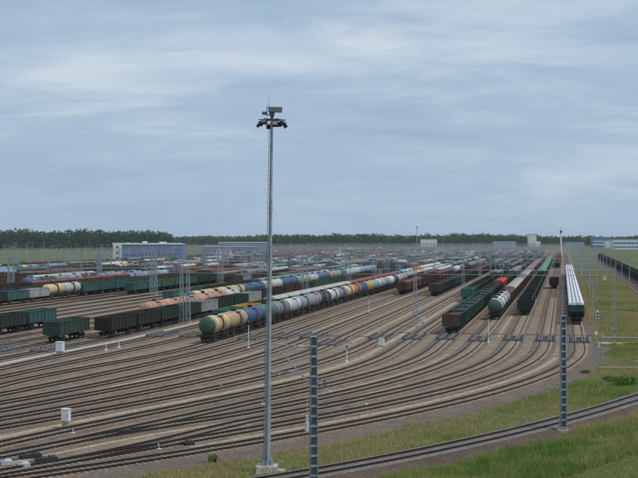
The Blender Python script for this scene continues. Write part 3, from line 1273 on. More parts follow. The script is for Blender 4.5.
train(LANE[8], 520, rand_run(64, PALM), 'the far train behind the coal train', 'far train behind the coal train')
train(LANE[9], 342, cs('b:maroon*3:maroon g:maroon*4 b:maroon*5:maroon') + rand_run(58, PALM), 'the maroon boxcar train', 'maroon boxcar train')
train(LANE[10], 402, cs('g:maroon*2 b:brown*4:maroon t:white*6 g:dkgreen*6') + rand_run(58, PALM), 'the train just left of the maroon boxcars', 'train left of the maroon boxcars')
train(LANE[11], 184.5, cs('t:cream:stain:green t:cream:stain t:blue:stain t:dkteal2:stain t:grey:stain t:white:band t:bluegrey:stain t:ltgrey:band t:umber:band t:white:stain t:bluegrey:stain t:cream:stain '
                        't:orange:stain t:blue:plain t:yellow:plain t:ltblue:plain t:white:stain t:grey:plain t:white:band t:umber:plain t:white:stain t:grey:band '
                        't:ltgrey:plain t:bluegrey:band t:cream:plain t:cream*2:stain t:white*3:plain t:ltblue:plain t:white*4:band') + rand_run(60, ['t', 't', 'b:maroon:maroon']),
      'the long tank train with a green end', 'long tank train in the middle')
train(LANE[12], 214, cs('g:brgreen g:yellow g:brown b:maroon:pale b:grey*3:pale b:brown*3:pale b:maroon*7:dullred t:blue*2:plain t:ltblue:plain t:white*2:band b:red*2:red t:white*8:plain') + rand_run(56, PALM),
      'the mixed train behind the tanks', 'mixed train behind the tank train')
train(LANE[13], 520, rand_run(64, PALM), 'the far train behind the long tanks', 'far train behind the tanks')
train(LANE2[0] - 1.2, 193.5, cs('g:umber g:umber g:dkgreen g:dkgreen g:ltgrey g:dkgreen g:dkgreen g:ltgrey g:umber*2 g:maroon*2 g:dkgreen g:green*4') + rand_run(68, ['g:mix', 'g:mix', 't', 'b:brown:pale']),
      'the train behind the paired lattice masts', 'open wagons behind the lattice masts')
train(LANE2[1], 184.5, cs('g:slate'), 'the lone green wagon spot on the left', 'standing single wagons')
train(LANE2[1], 226, cs('t:pink*5:plain t:white:plain'), 'the pink tank string', 'pink tank string')
train(LANE2[1], 560, rand_run(62, PALM), 'the far train beyond the pink tanks', 'far train beyond the pink tanks')
train(LANE2[2], 262, cs('t:green:plain t:cream:stain t:cream:stain t:cream*2:stain t:blue*2:plain t:cream:stain t:white:plain t:blue*2:plain t:bluegrey:band t:cream:stain t:white:plain t:blue*2:plain t:cream:stain t:bluegrey:band t:green:plain t:white*3:band t:ltblue*4:plain') + rand_run(64, PALM),
      'the tank train behind the pink tanks', 'tank train behind the pink tanks')
train(LANE2[3], 350, cs('h:green*5:green t:ltblue*4 t:green*2 h:green*4:green') + rand_run(64, PALM), 'the green hopper train on the left', 'green hopper train')
train(LANE2[4], 149, cs('g:dkgreen*4 g:dkgreen g:teal'), 'the teal-ended train at the left edge', 'open wagons at the left edge')
train(LANE2[4], 288, cs('g:teal*2 g:dkgreen*4') + rand_run(66, PALM), 'the train behind the pink tanks', 'train beyond the teal pair')
for q, (li, y0) in enumerate(((5, 420), (6, 470), (7, 400), (8, 440))):
    train(LANE2[li], y0, rand_run(70, PALM), 'the %s row left of green hoppers' % ORD[q], 'rows left of the green hoppers')
train(LANE2[9], 342, cs('g:teal g:teal g:green*3 g:dkgreen*2') + rand_run(70, PALM), 'the row led by two teal wagons', 'row led by teal wagons')
train(LANE2[10], 480, rand_run(66, PALM), 'the row beside teal-led wagons', 'row beside the teal-led row')
train(LANE2[11], 250, cs('g:brown g:brown g:dkgreen g:teal g:ltgrey t:cream:stain t:white:stain g:teal*2 g:teal g:green g:green g:maroon g:brown g:dkgreen*3') + rand_run(64, PALM),
      'the left row holding two tanks', 'left row holding two tanks')
for q, ln in enumerate(FAR_LANES):
    y0 = max(240.0, -ln / K * 2.15) + rnd.choice([0, 0, 30, 80, 160]) * (1 if q % 3 else 0)
    pal = ['g:mix', 'g:mix', 'g:mix', 'g:mix', 'g:mix', 't', 'g:dkgreen:coal', 'b:maroon:maroon']
    n = int((1450 - y0) * K / 14) + rnd.randint(-8, 4)
    cars = rand_run(max(8, n), pal)
    if q == 1:
        cars = cs('g:orange*2 g:pale g:orange g:maroon*2 g:orange g:pale g:maroon*3') + cars
    if q == 6:
        cars = cs('g:maroon*3 b:brown*4:pale') + cars
    if q in (15, 17):
        cars = cs('t:ltblue*3 t:green*3 t:cream*3 t:ltblue*3 t:white*3') + cars
    if rnd.random() < 0.6:
        a = rnd.randint(4, max(5, len(cars) - 4))
        for d in cars[a:a + rnd.randint(3, 10)]:
            d['skip'] = True
    train(ln, y0, cars, 'the %s row beyond the two tanks' % ordn(q), 'distant wagon rows at left')

ALL.sort(key=lambda a: a[0])
FARSTUFF = []
for Y, c, X, lab, group in ALL:
    kd = c['kd']
    if COUNT[kd] >= 290 or Y > 1150:
        FARSTUFF.append((X, Y, c))
        continue
    det = 2 if Y < 275 else (1 if Y < 375 else 0)
    place_car(kd, X, Y, HEAD, c['col'], c.get('roof'), c.get('variant', 'tank_plain'), c.get('load'), lab, group, det, c.get('endcol'))

# the remaining wagons, too far off to count, as one mass of real wagon shapes
if FARSTUFF:
    Vs, Fs, Cs = [], [], []
    nb = 0
    ca, sa = math.cos(HEAD), math.sin(HEAD)
    tpl = {}
    for kd in KIND:
        mb = MB()
        cols = []
        if kd == 'tank':
            pr = [(-5.4, 0.9), (-4.9, 1.5), (4.9, 1.5), (5.4, 0.9)]
            mb.lathex(pr, 10, 2.8)
        elif kd == 'gondola':
            mb.box((0, 0, 2.35), (12.8, 3.1, 2.2))
        else:
            mb.extrudex([(-1.55, 1.2), (1.55, 1.2)] + roof_outline(1.55, 3.8, 0.65, 5), -6.8, 6.8)
        n_b = len(mb.v)
        for x in (-4.3, 4.3):
            mb.box((x, 0, 0.5), (2.4, 2.2, 0.95))
        mb.box((0, 0, 1.05), (12.4, 0.5, 0.3))
        tri = []
        for f in mb.f:
            for q in range(1, len(f) - 1):
                tri.append((f[0], f[q], f[q + 1]))
        tpl[kd] = (np.array(mb.v), np.array(tri), n_b)
    for X, Y, c in FARSTUFF:
        v, f, n_b = tpl[c['kd']]
        W = np.stack([X + v[:, 0] * ca - v[:, 1] * sa, Y + v[:, 0] * sa + v[:, 1] * ca, v[:, 2] + RT], 1)
        col = np.tile(np.array(C[c['col']]) * rnd.uniform(0.55, 1.0), (len(v), 1))
        if c.get('roof'):
            rc = M[c['roof']]
            rcol = {'roof_white': (.5, .58, .64), 'roof_pale': (.44, .42, .38), 'roof_greyish': (.27, .27, .27), 'roof_maroon': (.24, .07, .05), 'roof_red': (.5, .085, .045), 'roof_dullred': (.27, .075, .055), 'roof_green': (.09, .33, .2), 'roof_pinkish': (.3, .16, .13)}[c['roof']]
            col[v[:, 2] > 3.5] = rcol
        col[n_b:] = (0.03, 0.026, 0.024)
        Vs.append(W)
        Fs.append(f + nb)
        Cs.append(col)
        nb += len(v)
    o = link('distant_wagons', npmesh('distant_wagons', np.concatenate(Vs), np.concatenate(Fs), M['farpaint'], np.concatenate(Cs)))
    tag(o, 'far-off wagons massed at the end of the yard', 'wagons', kind='stuff')

# dark green open wagons on the running line at the right edge
RL = 22.5 * K
rr_ = Track(RL, [(700, 300), (660, 290)], 100, 2)
rr_.c = np.zeros(4)
rr_.smin = 100
rr_.send = 150
build_track(rr_, 4, 1200, slp_to=420, label='running line at the right edge')
rr2 = Track(RL + 5.2, [(700, 300), (660, 290)], 100, 2)
rr2.c = np.zeros(4)
rr2.smin = 100
rr2.send = 150
build_track(rr2, 5, 1200, slp_to=300, label='outer running line at the right edge')
ALL.clear()
train(RL + 5.2, 330, cs('g:dkgreen*2:coal g:green:coal g:dkgreen*3:coal g:dkteal:coal g:dkgreen*2 g:black*2 g:dkgreen*5 g:black*3 g:brown*6 g:dkgreen*6 g:dkteal*6 g:brown*5 g:dkgreen*8'), 'the train beyond the right verge', 'open train beyond the right verge')
for Y, c, X, lab, group in ALL:
    place_car('gondola', X, Y, HEAD, c['col'], None, 'tank_plain', c.get('load'), lab, group, 1 if Y < 400 else 0)
print('wagons', COUNT, 'far', len(FARSTUFF))

# ------------------------------------------------------------------ masts, gantries and line-side equipment
def lattice(mb, h, wb, wt, chord=0.08, brace=0.045, panels=10, mat=0):
    zs = [h * k / panels for k in range(panels + 1)]

    def half(z):
        return (wb + (wt - wb) * z / h) / 2
    cs4 = ((-1, -1), (1, -1), (1, 1), (-1, 1))
    for sx, sy in cs4:
        mb.bar((sx * half(0), sy * half(0), 0), (sx * half(h), sy * half(h), h), chord, mat=mat)
    for k in range(panels):
        a, b = half(zs[k]), half(zs[k + 1])
        for q in range(4):
            c0, c1 = cs4[q], cs4[(q + 1) % 4]
            if k % 2:
                c0, c1 = c1, c0
            mb.bar((c0[0] * a, c0[1] * a, zs[k]), (c1[0] * b, c1[1] * b, zs[k + 1]), brace, mat=mat)
            mb.bar((c0[0] * b, c0[1] * b, zs[k + 1]), (c1[0] * b, c1[1] * b, zs[k + 1]), brace, mat=mat)


# tall floodlight mast in front
X, Y = gnd(267, 472)
mast = empty('floodlight_mast', (X, Y, 0))
mast.rotation_euler = (0, math.radians(0.8), 0)
mast.scale = (K, K, K)
tag(mast, 'tall grey floodlight mast rising into the sky in the foreground', 'light mast')
b = MB()
b.box((0, 0, 0.22), (1.5, 1.5, 0.5), taper=(0.92, 0.92))
b.box((0.7, -0.3, 0.10), (1.1, 0.8, 0.24))
b.build('footing', M['concrete'], mast)
b = MB()
zz = [0.47, 6, 12, 18, 24.5]
rs = [0.235, 0.19, 0.15, 0.115, 0.085]
for k in range(4):
    b.tube((0, 0, zz[k]), (0, 0, zz[k + 1]), rs[k], rs[k + 1], n=8, cap=(k in (0, 3)))
for z in (6, 12, 18):
    b.tube((0, 0, z - 0.25), (0, 0, z + 0.1), 0.25 - z * 0.0062, n=8)
b.tube((0, 0, 0.47), (0, 0, 0.53), 0.5, n=12)
for k in range(8):
    a = math.pi * k / 4
    b.box((0.33 * math.cos(a), 0.33 * math.sin(a), 0.68), (0.18, 0.02, 0.35), rz=a)
b.build('pole', M['galv'], mast)
b = MB()
for sx in (-0.27, -0.05):
    b.bar((sx, -0.25, 0.8), (sx * 0.62, -0.13, 23.4), 0.035)
for k in range(70):
    z = 1.0 + k * 0.32
    u = (z - 0.8) / 22.6
    q = 1 - 0.38 * u
    b.bar((-0.27 * q, -0.25 + 0.12 * u, z), (-0.05 * q, -0.25 + 0.12 * u, z), 0.022)
for k in range(10):
    z = 1.5 + k * 2.3
    b.bar((-0.12, -0.25 + 0.12 * z / 23, z), (-0.05, 0, z), 0.035)
b.build('ladder', M['galv_dark'], mast)
b = MB()
n = 12
for rr2_, zc in ((0.62, 23.98),):
    for k in range(n):
        a0, a1 = 2 * math.pi * k / n, 2 * math.pi * (k + 1) / n
        b.bar((rr2_ * math.cos(a0), rr2_ * math.sin(a0), zc), (rr2_ * math.cos(a1), rr2_ * math.sin(a1), zc), 0.06)
for k in range(6):
    a = 2 * math.pi * k / 6
    b.bar((0, 0, 23.98), (0.92 * math.cos(a), 0.92 * math.sin(a), 23.98), 0.07)
b.bar((-0.35, 0, 24.2), (-0.35, 0, 24.9), 0.05)
b.build('lamp_platform', M['galv_dark'], mast)
_f = MB()
_f.box((0, 0, 0), (0.42, 0.20, 0.34), 0, taper=(0.85, 0.6))
_f.box((0, -0.13, 0), (0.40, 0.05, 0.32), 1)
_f.bar((-0.24, 0, 0), (-0.24, 0, 0.36), 0.03, mat=0)
_f.bar((0.24, 0, 0), (0.24, 0, 0.36), 0.03, mat=0)
_f.bar((-0.24, 0, 0.36), (0.24, 0, 0.36), 0.03, mat=0)
FLOOD = _f.mesh('floodlight', [M['black'], M['lamp_glass']])
for k in range(8):
    a = 2 * math.pi * (k + 0.3) / 8
    o = link('floodlight', FLOOD, mast)
    o.location = (0.9 * math.cos(a), 0.9 * math.sin(a), 23.58 + (0.16 if k % 2 else 0))
    o.scale = (0.85, 0.85, 0.85)
    o.rotation_euler = (math.radians(-38), 0, a + math.pi / 2)
b = MB()
b.box((0.22, -0.1, 24.66), (0.92, 0.5, 0.34), 0, taper=(1.05, 0.8))
b.tube((0, 0, 24.0), (0, 0, 24.5), 0.1, n=8)
b.box((0.0, 0, 24.40), (0.28, 0.28, 0.4), 0, taper=(1.4, 1.4))
b.box((-0.52, 0, 24.42), (0.3, 0.22, 0.2), 0)
b.bar((-0.5, 0, 24.35), (0, 0, 24.3), 0.06)
b.build('equipment_box', M['galv_dark'], mast)
b = MB()
b.tube((-0.22, 0, 24.5), (-0.22, 0, 25.6), 0.02, 0.01, n=6)
b.build('whip_antenna', M['galv_dark'], mast)


def channel_mast(name, X, Y, h, rz, label, wid=0.52, z0=0.0):
    root = empty(name, (X, Y, z0), rz)
    root.scale = (K, K, K)
    tag(root, label, 'catenary mast', 'catenary masts of the single line')
    f = MB()
    f.box((0, 0, 0.1), (0.95, 0.85, 0.5))
    f.build('footing', M['concrete'], root)
    c = MB()
    for sx in (-1, 1):
        w2 = 0.38
        c.add([(sx * wid / 2 - 0.01, -w2 / 2, 0.3), (sx * wid / 2 + 0.01, -w2 / 2, 0.3), (sx * wid / 2 + 0.01, w2 / 2, 0.3), (sx * wid / 2 - 0.01, w2 / 2, 0.3),
               (sx * wid / 2 * .8 - 0.01, -w2 * .4, h), (sx * wid / 2 * .8 + 0.01, -w2 * .4, h), (sx * wid / 2 * .8 + 0.01, w2 * .4, h), (sx * wid / 2 * .8 - 0.01, w2 * .4, h)],
              [(0, 3, 2, 1), (4, 5, 6, 7), (0, 1, 5, 4), (1, 2, 6, 5), (2, 3, 7, 6), (3, 0, 4, 7)])
        for sy in (-1, 1):
            c.bar((sx * (wid / 2 - 0.05), sy * w2 / 2, 0.3), (sx * (wid / 2 * .8 - 0.05), sy * w2 * .4, h), 0.12, 0.018)
    c.build('channel', M['galv'], root)
    bt = MB()
    nb_ = int(h / 0.62)
    for k in range(nb_):
        z = 0.5 + k * 0.62
        q = 1 - 0.2 * z / h
        for sy in (-1, 1):
            bt.box((0, sy * 0.19 * q, z), ((wid - 0.02) * q, 0.015, 0.14))
    bt.build('battens', M['galv'], root)
    shade_ = MB()  # added plate in the open mast; its dark colour stands for interior shade
    shade_.box((0, 0.02, (h + 0.3) / 2), ((wid - 0.03) * 0.99, 0.02, h - 0.3), taper=(0.8, 1))
    shade_.build('inner_shade', M['inner_shade'], root)
    cp = MB()
    cp.box((0, 0, h + 0.03), (wid * 0.86, 0.36, 0.06))
    cp.build('cap', M['galv'], root)
    return root


HS = math.radians(-38)
D1 = 77.5 * K
m1 = channel_mast('catenary_mast', (313.6 - 319) / FPX * D1, D1, 9.75, 0.1, 'grey batten catenary mast with a bracket arm, just right of the floodlight mast')
m2 = channel_mast('catenary_mast', *gnd(563, 433.5), 9.55, 0.12, 'grey batten catenary mast standing in the grass at lower right')
arm = Vector((-0.80, 0.60, 0)) * 2.95
b = MB()
b.tube((0, 0, 9.1), (arm.x, arm.y, 9.2), 0.035, n=6)
b.tube((0, 0, 6.6), (arm.x * 0.96, arm.y * 0.96, 9.05), 0.04, n=6)
b.tube((arm.x * 0.42, arm.y * 0.42, 7.55), (arm.x * 1.12, arm.y * 1.12, 7.35), 0.03, n=6)
b.tube((arm.x * 1.05, arm.y * 1.05, 7.35), (arm.x * 0.62, arm.y * 0.62, 7.1), 0.025, n=6)
b.tube((arm.x * 0.5, arm.y * 0.5, 7.8), (arm.x * 0.8, arm.y * 0.8, 9.15), 0.02, n=6)
b.build('bracket_arm', M['galv'], m1)
b = MB()
for f0, f1, z0, z1 in ((0.12, 0.34, 9.1, 9.13), (0.14, 0.36, 6.95, 7.5), (0.46, 0.62, 7.54, 7.5)):
    for k in range(6):
        q = f0 + (f1 - f0) * k / 5
        z = z0 + (z1 - z0) * k / 5
        q2 = q + 0.012
        b.tube((arm.x * q, arm.y * q, z), (arm.x * q2, arm.y * q2, z + 0.01), 0.085, n=8)
b.build('insulator', M['porcelain'], m1)
b = MB()
for k in range(9):
    b.tube((-0.42, -0.1, 3.9 + 0.11 * k), (-0.42, -0.1, 3.99 + 0.11 * k), 0.13 if k < 5 else 0.09, n=8)
b.tube((-0.42, -0.1, 4.9), (-0.42, -0.1, 6.2), 0.012, n=5)
b.bar((-0.42, -0.1, 5.3), (-0.2, -0.05, 5.3), 0.04)
b.build('tension_weight', M['porcelain'], m1)
b = MB()
b.bar((0.2, 0, 7.1), (0.75, 0.15, 7.0), 0.05)
b.bar((0.2, 0, 6.5), (0.7, 0.15, 6.9), 0.04)
b.tube((0.72, 0.15, 6.6), (0.72, 0.15, 7.1), 0.06, n=6)
b.build('rear_bracket', M['galv_dark'], m1)

# cross-span gantries: paired lattice masts and the wires they carry
_l = MB()
lattice(_l, 10.6, 0.85, 0.42, 0.085, 0.05, 12)
LAT = _l.mesh('lattice', [M['galv']])
_l = MB()
_l.box((0, 0, 0.1), (1.2, 1.2, 0.4))
LATF = _l.mesh('footing', [M['concrete']])
_l = MB()
_l.tube((0, 0, 10.6), (0, 0, 11.3), 0.04, 0.02, n=6)
LATT = _l.mesh('lightning_rod', [M['galv']])
MT = [8.6, -25.7, -68.2, -110.8, -153, -196, -240]
MTX = [8.6, -10.2, -25.7, -46, -68.2, -89.5, -110.8, -132, -153, -175, -196, -218, -240]
tname = {8.6: 'by the right verge', -25.7: 'right of the long tanks', -68.2: 'behind the green-ended tank', -110.8: 'in the left sidings', -153: 'among far-left rows', -196: 'in the left distance', -240: 'at the far field edge'}
for q, s16 in enumerate((219, 327, 395, 452, 486, 520, 555, 590, 628, 665, 705, 745, 790, 830, 875, 920, 970, 1020, 1090, 1170)):
    s_ = s16 * K
    mts = MT[:4] if q == 0 else (MT if q in (1, 2, 4, 6) or q > 9 else MTX)
    rown = ordn(q) if q else 'nearest'
    for t16 in mts:
        t_ = t16 * K
        X, Y = to_xy(t_, s_)
        if 319 + X / Y * FPX < -30:
            continue
        pair = (-0.7, 0.7) if t16 in (-68.2, -110.8, -153) else (0.0,)
        for j, dt in enumerate(pair):
            X, Y = to_xy(t_ + dt, s_)
            r_ = empty('gantry_mast', (X, Y, 0), -TH)
            r_.scale = (1, 1, K)
            side = '' if len(pair) == 1 else (' left one of a pair' if j == 0 else ' right one of a pair')
            where = tname.get(t16, '%s mast from the right verge' % ordn(mts.index(t16)))
            tag(r_, 'lattice mast%s, %s cross-span row, %s' % (side, rown, where), 'lattice mast', 'lattice masts of the cross-span wires')
            link('lattice', LAT, r_)
            if s16 < 700:
                link('footing', LATF, r_)
            if s16 < 400:
                link('lightning_rod', LATT, r_)
    b = MB()
    for ta, tb in zip(mts, mts[1:]):
        for z, sag, r in ((10.35 * K, 0.18, 0.05), (9.4 * K, 0.05, 0.045)):
            pts = []
            for k in range(9):
                u = k / 8
                X, Y = to_xy((ta + (tb - ta) * u) * K, s_)
                pts.append((X, Y, z - sag * 4 * u * (1 - u)))
            for a, c in zip(pts, pts[1:]):
                b.tube(a, c, r, n=4, cap=False)
        nd_ = max(3, int((ta - tb) / 6.5))
        for k in range(1, nd_):
            u = k / nd_
            X, Y = to_xy((ta + (tb - ta) * u) * K, s_)
            b.bar((X, Y, 9.38 * K), (X, Y, 10.3 * K), 0.03)
            b.bar((X, Y, 8.7 * K), (X, Y, 9.38 * K), 0.07)
    o = b.build('cross_span_wire', M['wire'])
    tag(o, '%s pair of level cross-span wires stretched over the sidings' % rown, 'wire', 'cross-span wires')

# slender catenary poles along the right running line and the verge
_l = MB()
_l.tube((0, 0, 0), (0, 0, 9.4), 0.13, 0.085, n=8)
POLE = _l.mesh('pole', [M['galv']], 40)
_l = MB()
_l.tube((0, 0, 8.6), (2.9, 0, 8.8), 0.035, n=5)
_l.tube((0, 0, 6.9), (2.7, 0, 8.7), 0.035, n=5)
_l.tube((1.2, 0, 7.3), (2.9, 0, 7.0), 0.03, n=5)
BRK = _l.mesh('bracket', [M['galv_dark']])
k = 0
for Y0 in range(262, 1100, 46):
    X, Y = to_xy(18.6 * K, s_of(18.6 * K, Y0 * K))
    if abs((X / Y) * FPX) > 345:
        continue
    r_ = empty('catenary_pole', (X, Y, 0), -TH)
    tag(r_, 'slender grey catenary pole by the right running line, %s from near end' % ordn(k), 'pole', 'catenary poles on the right')
    r_.scale = (1, 1, K)
    link('pole', POLE, r_)
    link('bracket', BRK, r_)
    k += 1
k = 0
for Y0 in range(300, 1150, 46):
    X, Y = to_xy(33.2 * K, s_of(33.2 * K, Y0 * K))
    if abs((X / Y) * FPX) > 345:
        continue
    r_ = empty('catenary_pole', (X, Y, 0), -TH + math.pi)
    r_.scale = (1, 1, K)
    tag(r_, 'slender grey catenary pole beyond the right running line, %s from near end' % ordn(k), 'pole', 'catenary poles beyond the right line')
    link('pole', POLE, r_)
    link('bracket', BRK, r_)
    k += 1
for k, Y0 in enumerate((224, 290, 360, 435, 520, 610, 720)):
    X, Y = to_xy((5.3 + (0.8 if k % 2 else 0)) * K, s_of(5.3 * K, Y0 * K))
    r_ = empty('lamp_pole', (X, Y, 0), -TH + math.pi)
    tag(r_, 'thin pale pole by the white hoppers, %s from the near end' % ordn(k), 'pole', 'poles by the white hoppers')
    link('pole', POLE, r_)

# far slender masts that rise over the wagon rows
_l = MB()
_l.tube((0, 0, 0), (0, 0, 11.0), 0.16, 0.09, n=6)
_l.bar((-1.4, 0, 10.6), (1.4, 0, 10.6), 0.1)
FPOLE = _l.mesh('pole', [M['galv']])
_l = MB()
_l.box((0, 0, 10.75), (0.65, 0.45, 0.28), taper=(0.8, 0.7))
FLAMP = _l.mesh('lamp_head', [M['galv']])
cnt = 0
for k in range(230):
    Y = 620 * (3.1 ** rnd.random())
    xp = rnd.uniform(0, 540)
    X = (xp - 319) / FPX * Y
    t_, s_ = to_ts(X, Y)
    if t_ > -20:
        continue
    t_ = K * (-25.7 - 5.2 * round((-25.7 - t_ / K) / 5.2))
    X, Y = to_xy(t_, s_)
    r_ = empty('lamp_post', (X, Y, 0), rnd.uniform(-0.5, 0.2))
    r_.scale = (1, 1, rnd.uniform(0.75, 1.15))
    tag(r_, 'tiny twin-headed lamp post standing among the distant wagon rows', 'lamp post', 'lamp posts in the distance')
    link('pole', FPOLE, r_)
    for x_ in (-1.2, 1.2):
        link('lamp_head', FLAMP, r_).location = (x_, 0, 0)
for k in range(34):       # small lamp posts in the field at left
    Y = rnd.uniform(900, 1500)
    xp = rnd.uniform(-5, 112) if k < 26 else rnd.uniform(180, 260)
    X = (xp - 319) / FPX * Y
    r_ = empty('lamp_post', (X, Y, 0), rnd.uniform(-0.4, 0.4))
    r_.scale = (1.1, 1.1, rnd.uniform(0.6, 0.8))
    tag(r_, 'tiny lamp post on the green field before the left wood', 'lamp post', 'lamp posts on the left field')
    link('pole', FPOLE, r_)
    for x_ in (-1.2, 1.2):
        link('lamp_head', FLAMP, r_).location = (x_, 0, 0)
# the far high mast and the control mast on the skyline
X = (417 - 319) / FPX * 1125
r_ = empty('floodlight_mast', (X, 1125, 0))
r_.scale = (K, K, K)
tag(r_, 'distant floodlight mast on the skyline right of centre', 'light mast')
_l = MB()
_l.tube((0, 0, 0), (0, 0, 24), 0.45, 0.2, n=8)
_l.build('pole', M['galv'], r_)
_l = MB()
_l.box((0, 0, 24), (2.0, 1.0, 0.5))
_l.build('lamp_platform', M['galv_dark'], r_)
X = (561 - 319) / FPX * 1180
r_ = empty('radio_tower', (X, 1180, 0))
r_.scale = (K, K, K)
tag(r_, 'white tapering radio tower with a dark head on the skyline', 'tower')
_l = MB()
_l.tube((0, 0, 0), (0, 0, 19.5), 1.1, 0.6, n=8)
_l.build('shaft', M['white'], r_)
_l = MB()
_l.tube((0, 0, 19.5), (0, 0, 21.5), 1.0, 1.1, n=8)
_l.tube((0, 0, 21.5), (0, 0, 24.0), 0.15, 0.08, n=6)
_l.build('head', M['galv_dark'], r_)


# retarders: heavy braking beams set in each track
def retarder_parts():
    beams = MB()
    for y in (-0.797, 0.797):
        for d in (-0.17, 0.17):
            beams.box((0, y + d, 0.40), (12.4, 0.13, 0.2))
            for k in range(7):
                beams.box((-5.4 + 1.8 * k, y + d * 1.7, 0.34), (0.5, 0.2, 0.3))
    ties = MB()
    for k in range(15):
        ties.box((-6.0 + 12.0 * k / 14, 0, 0.19), (0.34, 3.3, 0.13))
    cyl = MB()
    for k in range(7):
        for sy in (-1, 1):
            cyl.box((-5.1 + 1.7 * k, sy * 1.5, 0.42), (0.75, 0.42, 0.44), taper=(0.8, 0.75))
    pipe = MB()
    for sy in (-1, 1):
        pipe.tube((-6.2, sy * 1.82, 0.28), (6.2, sy * 1.82, 0.28), 0.06, n=6)
    return dict(brake_beams=beams.mesh('brake_beams', [M['machine']]), cross_ties=ties.mesh('cross_ties', [M['machine_d']]),
                cylinders=cyl.mesh('cylinders', [M['machine_d']]), air_pipes=pipe.mesh('air_pipes', [M['galv']]))


RP = retarder_parts()
YR = [341, 341.5, 340.5, 340.5, 338, 338, 343.5, 343.5, 344, 344, 350, 352, 344, 341, 350, 353, 346, 346, 341, 341]
for i, yr in enumerate(YR):
    if i == 11:
        continue
    tr = TR[i]
    Yq = CAM_H * FPX / (yr - HOR)
    s = s_of(tr.lane, Yq)
    s = max(s, tr.s0 + 2.0) if i < 14 else s
    t_ = tr.t(s)
    d = tr.t(s + 3) - tr.t(s - 3)
    X, Y = to_xy(t_, s)
    if 319 + X / Y * FPX < -40:
        continue
    hd = HEAD - math.atan2(d, 6)
    r_ = empty('rail_retarder', (X, Y, 0.0), hd)
    r_.scale = (rnd.uniform(0.8, 1.0), 1.0, rnd.uniform(0.8, 0.95))
    tag(r_, 'dark steel rail retarder in the %s track counted from the right verge' % ordn(i), 'retarder', 'rail retarders across the throat')
    for nme, me in RP.items():
        o = link(nme, me, r_)
        if nme in ('cross_ties', 'cylinders'):
            o['kind'] = 'stuff'
# dark cable trench across the right bundle
b = MB()
for k in range(50):
    t0 = 5.6 - 0.75 * k
    X, Y = to_xy(t0, 205.4 * K)
    b.box((X, Y, 0.135), (0.72, 0.55, 0.05), rz=-TH)
tag(b.build('cable_trench', M['machine_d']), 'narrow dark cable trench crossing the right-hand tracks', 'cable trench')
b = MB()
for k in range(26):
    t0 = -31 - 0.75 * k
    X, Y = to_xy(t0, 196.5 * K)
    b.box((X, Y, 0.135), (0.72, 0.5, 0.05), rz=-TH)
tag(b.build('cable_trench', M['machine_d']), 'narrow dark cable trench crossing tracks left of the lattice mast', 'cable trench')


def cabinet(px, py, w_, h_, label, base=0.45):
    X, Y = gnd(px, py)
    r_ = empty('relay_cabinet', (X, Y, 0), -0.25)
    r_.scale = (K, K, K)
    tag(r_, label, 'cabinet', 'white relay cabinets')
    b = MB()
    b.box((0, 0, base / 2 + 0.02), (w_ * 0.86, w_ * 0.6, base + 0.1))
    b.build('plinth', M['cabbase'], r_)
    b = MB()
    b.box((0, 0, base + (h_ - base) / 2), (w_, w_ * 0.7, h_ - base))
    b.build('case', M['white'], r_)
    b = MB()
    b.box((0, 0, h_ + 0.03), (w_ * 1.12, w_ * 0.84, 0.06))
    b.build('roof', M['white'], r_)
    b = MB()
    b.box((0, -w_ * 0.36, base + (h_ - base) * 0.5), (w_ * 0.84, 0.02, (h_ - base) * 0.86))
    d = b.build('door', M['white'], r_)
    b = MB()
    b.box((w_ * 0.3, -w_ * 0.38, base + (h_ - base) * 0.5), (0.04, 0.03, 0.16))
    b.build('handle', M['galv_dark'], d)


cabinet(66, 428.5, 0.66, 1.6, 'tall white relay cabinet on a mossy plinth between tracks at lower left', 0.62)
cabinet(60, 355, 1.0, 1.75, 'white relay cabinet beside the concrete walkway at left', 0.5)
cabinet(381.5, 347.5, 0.75, 1.25, 'small white relay cabinet by the sandy strip in the middle', 0.3)
cabinet(423, 324, 0.7, 1.2, 'small white relay cabinet near the lattice mast right of centre', 0.3)
cabinet(604.6, 281, 1.3, 1.7, 'white cabinet on the far right verge', 0.2)
cabinet(598.8, 350, 0.5, 1.0, 'small white cabinet at the signal post on the right verge', 0.3)


def signal_post(px, py, h_, label, heads=1):
    X, Y = gnd(px, py)
    r_ = empty('signal_post', (X, Y, 0), -0.1)
    r_.scale = (1, 1, K)
    tag(r_, label, 'signal', 'slender yard signals')
    b = MB()
    b.tube((0, 0, 0), (0, 0, h_), 0.065, 0.055, n=8)
    b.box((0, 0, 0.15), (0.4, 0.4, 0.3))
    b.build('post', M['white'], r_)
    b = MB()
    for k in range(heads):
        z = h_ - 0.35 - 0.75 * k
        b.box((0, -0.1, z), (0.2, 0.12, 0.42))
        b.tube((0, -0.16, z + 0.1), (0, -0.26, z + 0.1), 0.07, n=8)
        b.tube((0, -0.16, z - 0.1), (0, -0.26, z - 0.1), 0.07, n=8)
    if h_ > 1.2:
        b.build('signal_head', M['black'], r_)


signal_post(248.5, 349, 4.0, 'slender white signal post beside the second tank of the long train')
signal_post(369, 313.5, 3.8, 'slender white signal post in the open tracks left of the lattice mast')
signal_post(488.5, 343, 4.2, 'slender white signal post in front of the white tank')
signal_post(535.7, 315, 3.9, 'slender white signal post right of the dark open train')
signal_post(346.8, 363, 2.4, 'short dark-topped signal post by the sandy strip')
signal_post(106, 351, 0.9, 'low white marker post on the concrete walkway')
signal_post(119, 348, 0.9, 'second low white marker post on the concrete walkway')
